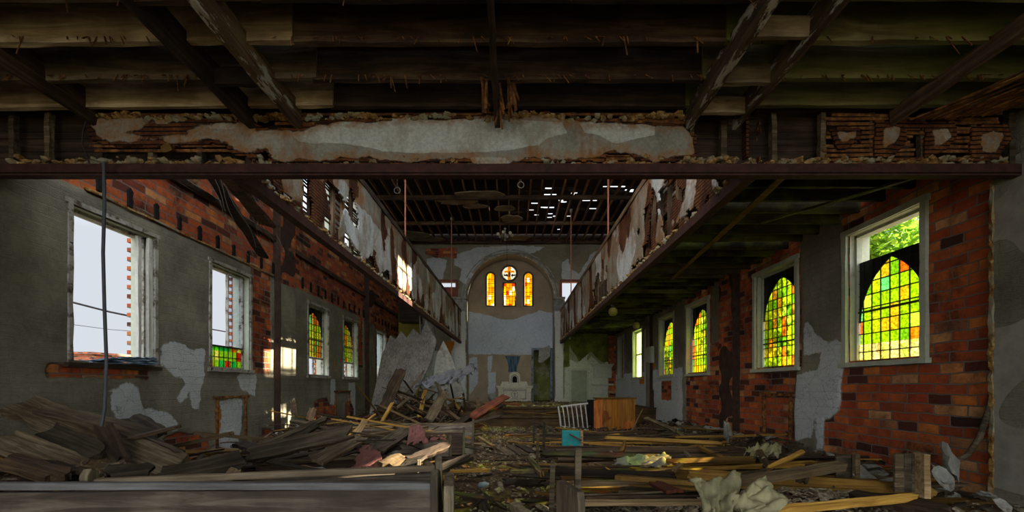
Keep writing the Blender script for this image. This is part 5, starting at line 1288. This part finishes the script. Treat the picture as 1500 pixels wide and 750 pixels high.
# ---- pieces one can pick out in the photograph -------------------------------
H = [  # pixel+depth of both ends, width, thickness, material, label, roll
 ((28,592,5.2), (262,688,4.35), .34, .10, 'wood_grey', 'great weathered beam lying down the heap at far left, topmost', .5),
 ((60,600,5.0), (225,640,4.8), .20, .08, 'wood_grey', 'second weathered beam just under the topmost one at far left', .4),
 ((0,640,4.2), (120,690,4.0), .26, .07, 'wood_grey', 'broad split plank entering the far left heap from the picture edge', .3),
 ((0,672,3.9), (95,700,3.8), .20, .06, 'wood_dark', 'low dark plank at the far left edge above the pew rail', .2),
 ((60,632,4.4), (150,668,4.2), .22, .06, 'wood_grey', 'splintered mid plank in the far left heap, pale upper edge', .6),
 ((45,664,4.1), (120,696,3.9), .14, .05, 'wood_dark', 'short dark plank across the front of the far left heap', .1),
 ((150,622,4.6), (180,680,4.2), .16, .06, 'wood_dark', 'dark board standing steeply beside the hanging cable foot', .2),
 ((128,695,4.0), (160,664,4.4), .20, .06, 'wood_pale', 'short pale block leaning beside the hanging cable foot', .5),
 ((148,698,3.9), (186,672,4.2), .05, .03, 'wood_grey', 'thin stick leaning against the dark board near the cable', 0),
 ((185,612,5.2), (230,640,4.9), .26, .05, 'wood_grey', 'grey square board lying on top of the left heap end', .3),
 ((175,628,4.9), (268,668,4.5), .08, .08, 'wood_dark', 'dark square timber sloping right behind the great weathered beam', 0),
 ((222,702,3.9), (360,672,4.4), .17, .07, 'wood_grey', 'long pale beam rising right in front of the blocked niche', 1.2),
 ((150,698,3.7), (232,690,3.9), .16, .06, 'wood_grey', 'flat pale plank left of the long pale beam', 1.1),
 ((358,668,4.6), (520,632,5.0), .16, .08, 'wood_grey', 'long cracked beam continuing right of the pale beam', 1.1),
 ((372,680,4.7), (468,620,6.0), .08, .05, 'wood_grey', 'straight light batten rising right over the left heap, lower of a pair', .6),
 ((355,664,5.4), (480,612,6.6), .08, .05, 'wood_grey', 'straight light batten rising right over the left heap, upper of a pair', .6),
 ((350,650,5.8), (400,665,5.0), .14, .05, 'wood_dark', 'dark board resting on the left end of the batten pair', .2),
 ((330,708,3.6), (346,688,4.1), .09, .05, 'wood_pale', 'short stub propped under the long pale beam', .4),
 ((425,617,7.5), (462,622,7.0), .08, .04, 'wood_grey', 'short board end sticking out left of the brick patch', .3),
 ((432,612,8.2), (428,585,8.4), .10, .03, 'wood_dark_z', 'dark sliver standing against the left wall by the brick patch', 0),
 ((452,620,8.2), (460,596,8.6), .14, .04, 'wood_dark', 'charred stump beside the brick patch on the left wall', .2),
 ((520,640,7.4), (536,614,7.9), .10, .04, 'wood_pale', 'pale sunlit stick standing out of the left heap', .5),
 ((460,676,5.0), (530,640,6.4), .20, .04, 'wood_grey', 'wide plank slanting across the middle of the left heap', .3),
 ((545,662,6.0), (600,628,8.0), .24, .04, 'wood_grey', 'broad plank pointing away down the left heap centre', .2),
 ((566,684,5.2), (592,668,5.8), .24, .05, 'wood_pale', 'square pale board lying beside the red flooring sheet', .2),
 ((590,690,5.0), (612,670,5.6), .22, .04, 'wood_grey', 'grey square board just right of the pale square board', -.2),
 ((598,676,5.6), (660,650,6.2), .12, .06, 'wood_dark', 'long dark board across the toppled pews', .7),
 ((600,706,4.6), (690,668,5.4), .10, .05, 'wood_grey', 'ragged edged board slanting up to the toppled pews', .4),
 ((650,640,9.5), (705,596,12.5), .10, .06, 'wood_dark', 'dark beam pointing up from the far mound towards the steps, left one', .4),
 ((690,612,11), (742,580,14), .22, .06, 'wood_red', 'reddish dark board pointing up from the far mound towards the steps', .5),
 ((655,628,10.5), (735,592,13), .20, .05, 'wood_dark', 'long dark board beneath the reddish one by the steps', .4),
 ((640,632,11), (700,618,12), .14, .06, 'wood_dark', 'low dark timber at the right foot of the far mound', .2),
 ((627,618,12), (652,572,13.5), .26, .05, 'wood_grey', 'bent grey board standing in the far mound', .6),
 ((655,600,13), (640,560,14), .16, .05, 'wood_grey', 'pale board standing behind the bent grey board', .5),
 ((555,626,9.8), (575,590,11.5), .07, .05, 'wood_gold', 'thin yellow stick standing left of the far mound', 0),
 ((560,606,13.5), (588,540,15), .36, .06, 'wood_dark', 'dark broken door leaf leaning beside the huge splintered panel', .3),
 ((640,590,14), (680,620,12), .10, .05, 'wood_dark', 'broken lath lying down the front of the far mound', .3),
 ((1068,708,3.6), (1236,682,4.1), .07, .075, 'wood_pale', 'thick rounded pale rail rising right in the right debris', .3),
 ((1120,688,4.9), (1180,660,5.4), .05, .04, 'wood_gold', 'golden rail slanting up behind the thick pale rail', .6),
 ((790,664,6.3), (1010,672,6.8), .08, .06, 'wood_grey', 'long level rail passing under the teal box', .9),
 ((885,641,9.2), (1060,650,7.8), .08, .04, 'wood_gold', 'long thin orange edged board right of the teal box', .8),
 ((910,664,7.2), (916,646,7.4), .06, .05, 'wood_gold', 'short golden upright at the end of the thin orange edged board', 0),
 ((975,677,5.7), (1110,673,5.9), .09, .04, 'wood_gold', 'sunlit golden rail in the middle of the right debris', .6),
 ((985,690,5.2), (998,679,5.4), .05, .04, 'wood_pale', 'small sunlit stub leaning on the golden rail', .2),
 ((1020,653,7.6), (1070,676,6.6), .07, .05, 'wood_gold', 'curved pale stick sloping down to the sheet by the right wall', .2),
 ((832,709,4.7), (990,706,4.75), .07, .035, 'wood_pale', 'pale flat board across the right foreground debris', .3),
 ((955,706,4.4), (992,722,3.8), .12, .03, 'wood_red', 'short dark red plank lying on rubble in the right foreground', .1),
 ((836,737,3.75), (1040,735,3.8), .06, .035, 'wood_pale', 'pale flat board at the bottom edge right of the upright pew end', .2),
 ((1130,748,3.2), (1345,728,3.6), .05, .05, 'wood_gold', 'golden edged long board at the bottom right', .4),
 ((1240,725,3.9), (1400,752,3.3), .16, .05, 'wood_dark', 'dark timber sloping down right at the bottom right', .3),
 ((968,684,5.9), (1165,676,6.2), .05, .03, 'wood_gold', 'golden board of the sunlit fan, farthest back', .2),  # fan boards coloured gold to carry the sun glow
 ((958,688,5.7), (1180,682,5.9), .05, .03, 'wood_gold', 'golden board of the sunlit fan, second from the back', .3),
 ((972,692,5.5), (1200,676,6.0), .05, .03, 'wood_gold', 'golden board of the sunlit fan, rising most at its right end', .3),
 ((962,695,5.4), (1150,692,5.5), .06, .03, 'wood_pale', 'pale board of the sunlit fan, widest', .1),
 ((975,699,5.25), (1190,694,5.4), .05, .03, 'wood_gold', 'golden board of the sunlit fan, nearest the viewer', .3),
 ((1172,712,4.5), (1180,684,4.7), .10, .06, 'wood_grey', 'short post under the end of the thick pale rail', 0),
 ((1110,660,6.4), (1128,688,5.6), .10, .03, 'wood_dark', 'dark board end right of the sheet by the right wall', .3),
 ((920,688,5.5), (1180,700,5.0), .12, .03, 'wood_gold', 'long golden board under the sunlit rail', .2),
 ((800,690,5.1), (990,697,4.9), .10, .04, 'wood_dark', 'long dark board left of the golden stack', .3),
 ((985,590+36,11), (1004,642,10), .08, .05, 'wood_grey', 'broken grey stick among plaster at the right wall foot', .2),
 ((945,612,12.5), (990,632,10.5), .10, .06, 'wood_grey', 'broken beam lying before the right wall beyond the console', .4),
 ((925,632,10.8), (942,598,12.5), .025, .02, 'wood_pale', 'thin pale rod leaning right of the orange console', 0),
 ((743,680,7.2), (792,694,5.6), .05, .03, 'wood_dark', 'thin lath crossing the aisle floor', .1),
 ((732,655,7.6), (750,668,6.9), .14, .025, 'wood_grey', 'loose board flat on the aisle, leftmost of three', 0),
 ((746,652,7.8), (768,668,6.9), .14, .025, 'wood_grey', 'loose board flat on the aisle, middle of three', 0),
 ((758,650,7.9), (782,664,7.1), .14, .025, 'wood_grey', 'loose board flat on the aisle, rightmost of three', 0),
 ((745,691,5.6), (790,690,5.8), .06, .04, 'wood_grey', 'straight grey batten at the right edge of the aisle', .2),
 ((776,672,6.3), (795,697,5.4), .07, .06, 'wood_grey', 'knobbly broken spindle at the right edge of the aisle', .2),
 ((700,640,8.6), (726,656,7.6), .05, .04, 'wood_pale', 'small pale stick at the left edge of the aisle', .1),
]
for p0, p1, w, th, mat, lab, roll in H: hand(at(*p0), at(*p1), w, th, mat, lab, roll)
c = [P(703,704,4.4), P(725,712,4.3), P(757,720,4.0)]
c = [Vector(((x-CX)/F*Y, Y, .04)) for x, Y in ((700, 6.2), (718, 5.6), (738, 5.15), (757, 4.9))]
tag(MB().tube(c, .014, 6).build('bent_rod', M['wood_grey'], origin=c[0]), 'thin bent rod lying across the aisle floor near the bottle', 'rod')
pts = [on_right(x, y) for x, y in ((1460, 565), (1460, 600), (1456, 640), (1450, 665), (1440, 676), (1425, 690), (1408, 710))]
pp = [Vector((XR-.03-.05*i-.02*i*i, q[0]-.02*i*i*.5, q[1]+.0)) for i, q in enumerate(pts)]
tag(MB().tube(pp, .035, 8, True, .025).build('bent_trim', M['wood_grey'], origin=pp[-1]), 'long bent wooden strip peeling off the right wall corner', 'trim strip')
# wooden crate boards at the lower right
t = thing('crate_end', 'pale slatted crate end standing in the lower right debris', 'crate', P(1340, 700, 4.3))
for k in range(3): q = P(1316+k*12, 690, 4.3); MB().beam(q-Vector((0, 0, .20)), q+Vector((.0, 0, .17)), .085-.01*(k == 1), .025, .0, 3, .004).build('slat', M['wood_grey'], t)
q = P(1350, 690, 4.25); MB().beam(q-Vector((0, 0, .25)), q+Vector((0, 0, .17)), .06, .12, .0, 3, .004).build('edge_board', M['wood_pale'], t)
t = thing('crate_end', 'pale square board with a dark batten below the right brick wall', 'crate', P(1245, 690, 4.9))
q = P(1240, 688, 4.9); MB().beam(q-Vector((0, 0, .22)), q+Vector((0, 0, .17)), .26, .02, .1, 3, .004).build('panel', M['wood_grey'], t)
q = P(1254, 688, 4.85); MB().beam(q-Vector((0, 0, .22)), q+Vector((0, 0, .17)), .05, .05, 0, 3, .004).build('batten', M['wood_pale'], t)

# ---- heaps of loose planks ---------------------------------------------------
VAR = []
for i in range(18):
    L = (1.6, 1.1, .7, 2.2, .45, 1.4)[i % 6]; VAR.append((plank_mesh(L, R.choice((.06, .09, .12, .16, .05)), R.choice((.022, .03, .05)), i, ('wood_dark', 'wood_grey', 'wood_dark', 'wood_pale', 'wood_grey', 'wood_red')[(i*5) % 6], min(.16, L*.2), R.uniform(-.02, .03)), L))
for i in range(10):
    L = (2.4, 1.8, 2.9, 1.3)[i % 4]; VAR.append((plank_mesh(L, (.05, .08, .11, .06, .14)[i % 5], (.03, .045, .02)[i % 3], 50+i, ('wood_gold', 'wood_dark', 'wood_grey', 'wood_dark', 'wood_gold')[i % 5], .08, R.uniform(-.015, .015)), L))
for i in range(6): VAR.append((plank_mesh((.9, .6, 1.2)[i % 3], .03, .012, 90+i, ('wood_pale', 'wood_dark', 'wood_grey')[i % 3], .05, .02, 5, 2), (.9, .6, 1.2)[i % 3]))
stack = [0]
def heap(n, fx, fy, label, group, yaw=(0, math.pi), lift=.18, tilt=.22, sel=None, zadd=0.0, hf=None, name='plank'):
    rr = random.Random(n*13+len(label))
    for k in range(n):
        x, y = fx(rr), fy(rr); me, L = rr.choice(VAR if sel is None else [VAR[i] for i in sel])
        a = rr.uniform(*yaw); tl = rr.uniform(-tilt, tilt); base = (hfloor(x, y) if hf is None else hf(x, y))
        dx, dy = math.cos(a)*L/2, math.sin(a)*L/2
        if x-abs(dx) < XL+.05: x = XL+.08+abs(dx)
        if x+abs(dx) > XR-.05: x = XR-.08-abs(dx)
        z = max(base+zadd+rr.uniform(.02, lift), base+.03+abs(math.sin(tl))*L*.35)
        c = Vector((x, y, z)); d = Vector((dx*math.cos(tl), dy*math.cos(tl), math.sin(tl)*L/2))
        put(me, c-d, c+d, rr.uniform(-.5, .5), name, None, label, {'plank': 'plank', 'board': 'board', 'lath_stick': 'stick'}[name], group)
U = lambda a, b_: (lambda r: r.uniform(a, b_))
heap(26, U(-5.8, -4.0), U(4.3, 5.6), 'weathered loose plank in the heap below the nearest left window', 'planks heaped below the nearest left window', (2.3, 3.0), .45, .2, zadd=.05)
heap(54, U(-4.0, -1.3), U(4.9, 7.8), 'splintered loose plank in the middle of the left debris heap', 'planks in the middle of the left heap', (-.1, 1.1), .22, .2)
heap(60, U(-5.2, -1.1), U(7.4, 12.5), 'broken plank in the sun flecked left debris before the far mound', 'planks in the left debris before the mound', (0, 3.14), .36, .25)
heap(40, lambda r: r.gauss(-3.0, .9), lambda r: r.gauss(15.2, .9), 'jumbled plank in the rubble mound beside the splintered panel', 'planks of the far left mound', (0, 3.14), .75, .9)
heap(64, U(1.0, 4.9), U(4.4, 7.8), 'long flat board in the stacked right hand wreckage', 'boards of the stacked right hand wreckage', (-.16, .14), .26, .05, sel=tuple(range(18, 28)), name='board')
heap(44, U(.8, 5.0), U(7.8, 13.0), 'loose board in the right debris between teal box and console', 'boards between teal box and console', (-.35, .35), .22, .12, sel=tuple(range(18, 28))+(2, 4, 8), name='board')
heap(22, U(4.3, 5.4), U(6.0, 14.5), 'short broken board along the foot of the right wall', 'boards along the right wall foot', (0, 3.14), .16, .4, sel=(2, 4, 8, 10, 14, 16), name='board')
heap(16, U(-.9, .9), U(4.3, 13.5), 'small loose board scattered over the centre aisle', 'boards scattered in the aisle', (0, 3.14), .05, .05, sel=(2, 4, 8, 10, 14, 16))
heap(50, U(-5.0, -1.1), U(4.6, 13.0), 'thin broken lath stick on the left debris', 'lath sticks on the left debris', (0, 3.14), .42, .35, sel=tuple(range(28, 34)), name='lath_stick')
heap(24, U(.7, 4.8), U(4.2, 11.0), 'thin broken lath stick on the right debris', 'lath sticks on the right debris', (0, 3.14), .30, .2, sel=tuple(range(28, 34)), name='lath_stick')
heap(14, U(-1.8, 2.6), U(16.0, 20.5), 'fallen board lying on the altar steps', 'boards on the altar steps', (-.3, .5), .12, .08, hf=lambda x, y: .37 if y < 17.3 else .62)

# ---- plaster chunks, rubble ---------------------------------------------------
CH = []
for i in range(6):
    m = MB().blob((0, 0, 0), (.15, .12, .045), i+20, 1, .45, 2); me = m.mesh('plaster_chunk'); me.materials.append(M['plaster_chip']); CH.append(me)
def chunk(x, y, z, s, rr, label, group=None, rot=None, name='plaster_chunk'):
    o = bpy.data.objects.new(name, rr.choice(CH)); COL.objects.link(o); o.location = (x, y, z); o.scale = (s, s, s)
    o.rotation_euler = rot or (rr.uniform(-.5, .5), rr.uniform(-.5, .5), rr.uniform(0, 6.3)); tag(o, label, 'plaster chunk', group)
rr = random.Random(5)
for k in range(46):
    y = rr.uniform(5.2, 15); x = XR-abs(rr.gauss(0, .32))-.34; chunk(x, y, hfloor(x, y)+.05, rr.uniform(.5, 1.3), rr, 'broken plaster chunk lying at the foot of the right wall', 'plaster chunks at the right wall foot')
for k in range(40):
    x, y = rr.uniform(-5.2, -1.6), rr.uniform(5, 14); chunk(x, y, hfloor(x, y)+.15, rr.uniform(.4, 1.0), rr, 'plaster chunk scattered through the left debris', 'plaster chunks in the left debris')
for k in range(40):
    x, y = rr.uniform(.8, 4.6), rr.uniform(3.4, 12); chunk(x, y, hfloor(x, y)+.06, rr.uniform(.3, .8), rr, 'small plaster chunk scattered through the right debris', 'plaster chunks in the right debris')
for (x, y, Y, s, rot, lab) in ((1382,699,4.55,1.0,(1.2,.1,.4),'rounded pale plaster slab leaning at the right wall foot'), (1392,676,4.8,1.3,(1.3,0,.9),'large grey plaster slab leaning on the right brick wall'), (1446,725,4.3,.6,(.2,.3,1),'grey stone lying near the right wall corner'),
                               (1470,740,4.0,.5,(1,.3,0),'small white crumpled lump at the right wall corner'), (1065,632,8.3,1.5,(1.45,.1,1.2),'white plaster slab leaning on the right pier foot'), (1270,700,4.9,1.2,(.9,.2,.3),'pale plaster slab behind the lower right crate board'), (1300,708,4.8,.9,(.5,.4,2),'dark edged plaster slab in the lower right debris')):
    c = P(x, y, Y); chunk(c.x, c.y, max(c.z, .1), s*.95, rr, lab, None, rot)
# countless chips over the whole floor
def chips(name, label, n, fx, fy, smin, smax, mat, hf=hfloor, seed=1, lift=.03):
    r = random.Random(seed); m = MB(); 
    for k in range(n):
        x, y = fx(r), fy(r); s = r.uniform(smin, smax)*(1 if r.random() < .9 else 1.9); z = hf(x, y)+r.uniform(0, lift)
        a = r.uniform(0, 6.3); tl = r.uniform(-.5, .5); u = Vector((math.cos(a), math.sin(a), tl))*s; w = Vector((-math.sin(a), math.cos(a), r.uniform(-.5, .5)))*s*r.uniform(.25, .8); h_ = Vector((0, 0, s*r.uniform(.15, .5))); c = Vector((x, y, z))
        m.add([c-u-w*.7, c+u*.8-w, c+u+w*.6, c-u*.6+w, c-u*.7-w*.5+h_, c+u*.6-w*.6+h_, c+u*.7+w*.5+h_, c-u*.5+w*.7+h_], [(4,5,6,7), (0,1,5,4), (1,2,6,5), (2,3,7,6), (3,0,4,7)])
    o = m.build(name, M[mat]); tag(o, label, 'rubble', None, 'stuff')
chips('rubble', 'fine rubble and splinters covering the floor and aisle', 9000, U(-5.7, 5.5), U(2.6, 15.7), .012, .05, 'rubble', seed=1)
chips('rubble', 'coarse plaster crumbs in the foreground right of the aisle', 6000, U(.5, 4.9), U(3.3, 5.0), .012, .034, 'rubble', seed=2, lift=.05)
chips('wood_splinters', 'dark wood splinters strewn over the left heap', 3500, U(-5.7, -1.0), U(4.2, 17), .03, .10, 'wood_dark', seed=3, lift=.2)
chips('wood_splinters', 'pale wood splinters strewn over the right debris', 2500, U(.7, 5.3), U(4.4, 15.5), .02, .08, 'wood_grey', seed=4, lift=.12)
chips('rubble', 'rubble strewn on the altar platform', 900, U(-2.4, 3.5), U(17.4, 23.8), .02, .07, 'rubble', hf=lambda x, y: .62, seed=6)
# ================================================================ sky, sun, camera
W = bpy.data.worlds.new('sky'); SC.world = W; W.use_nodes = True
nt = W.node_tree; nt.nodes.clear()
bg = nt.nodes.new('ShaderNodeBackground'); ow = nt.nodes.new('ShaderNodeOutputWorld')
# overcast dome: dim towards the horizon ahead, several times brighter overhead and behind
tc = nt.nodes.new('ShaderNodeTexCoord'); sx = nt.nodes.new('ShaderNodeSeparateXYZ'); nt.links.new(tc.outputs[0], sx.inputs[0])
def wm(op, a, b_):
    n = nt.nodes.new('ShaderNodeMath'); n.operation = op
    for i, v_ in enumerate((a, b_)):
        if isinstance(v_, bpy.types.NodeSocket): nt.links.new(v_, n.inputs[i])
        else: n.inputs[i].default_value = v_
    return n.outputs[0]
up = wm('POWER', wm('MAXIMUM', wm('SUBTRACT', sx.outputs[2], .25), 0.0), 1.0)
bk = wm('MAXIMUM', wm('MULTIPLY', sx.outputs[1], -1.0), 0.0)
rt = wm('MAXIMUM', sx.outputs[0], 0.0)
lum = wm('MULTIPLY', wm('ADD', wm('ADD', wm('ADD', wm('MULTIPLY', up, 8.6), wm('MULTIPLY', bk, 3.8)), wm('MULTIPLY', rt, .5)), 1.0), .80)
bg.inputs[0].default_value = (.87, .92, 1.0, 1); nt.links.new(lum, bg.inputs[1])
nt.links.new(bg.outputs[0], ow.inputs[0])
sd = bpy.data.lights.new('sun', 'SUN'); sd.energy = 40.0; sd.angle = math.radians(.6); sd.color = (1, .86, .66)
so = bpy.data.objects.new('sun', sd); COL.objects.link(so)
so.rotation_euler = Vector((-1, -.19, -.45)).to_track_quat('-Z', 'Y').to_euler(); so.location = (20, 10, 14)
cd = bpy.data.cameras.new('camera'); cam = bpy.data.objects.new('camera', cd); COL.objects.link(cam)
cam.location = (0, 0, CZ); cam.rotation_euler = (math.pi/2, 0, 0)
cd.sensor_width = 36; cd.lens = F/1500*36; cd.shift_y = (HY-375)/1500; cd.clip_start = .05; cd.clip_end = 300
SC.camera = cam
vs = SC.view_settings; vs.view_transform = 'Standard'; vs.look = 'None'; vs.gamma = 1; vs.exposure = 0.0; vs.use_curve_mapping = False
SC.cycles.use_denoising = True; SC.cycles.max_bounces = 10; SC.cycles.diffuse_bounces = 6; SC.cycles.transparent_max_bounces = 12
SC.cycles.sample_clamp_indirect = 8
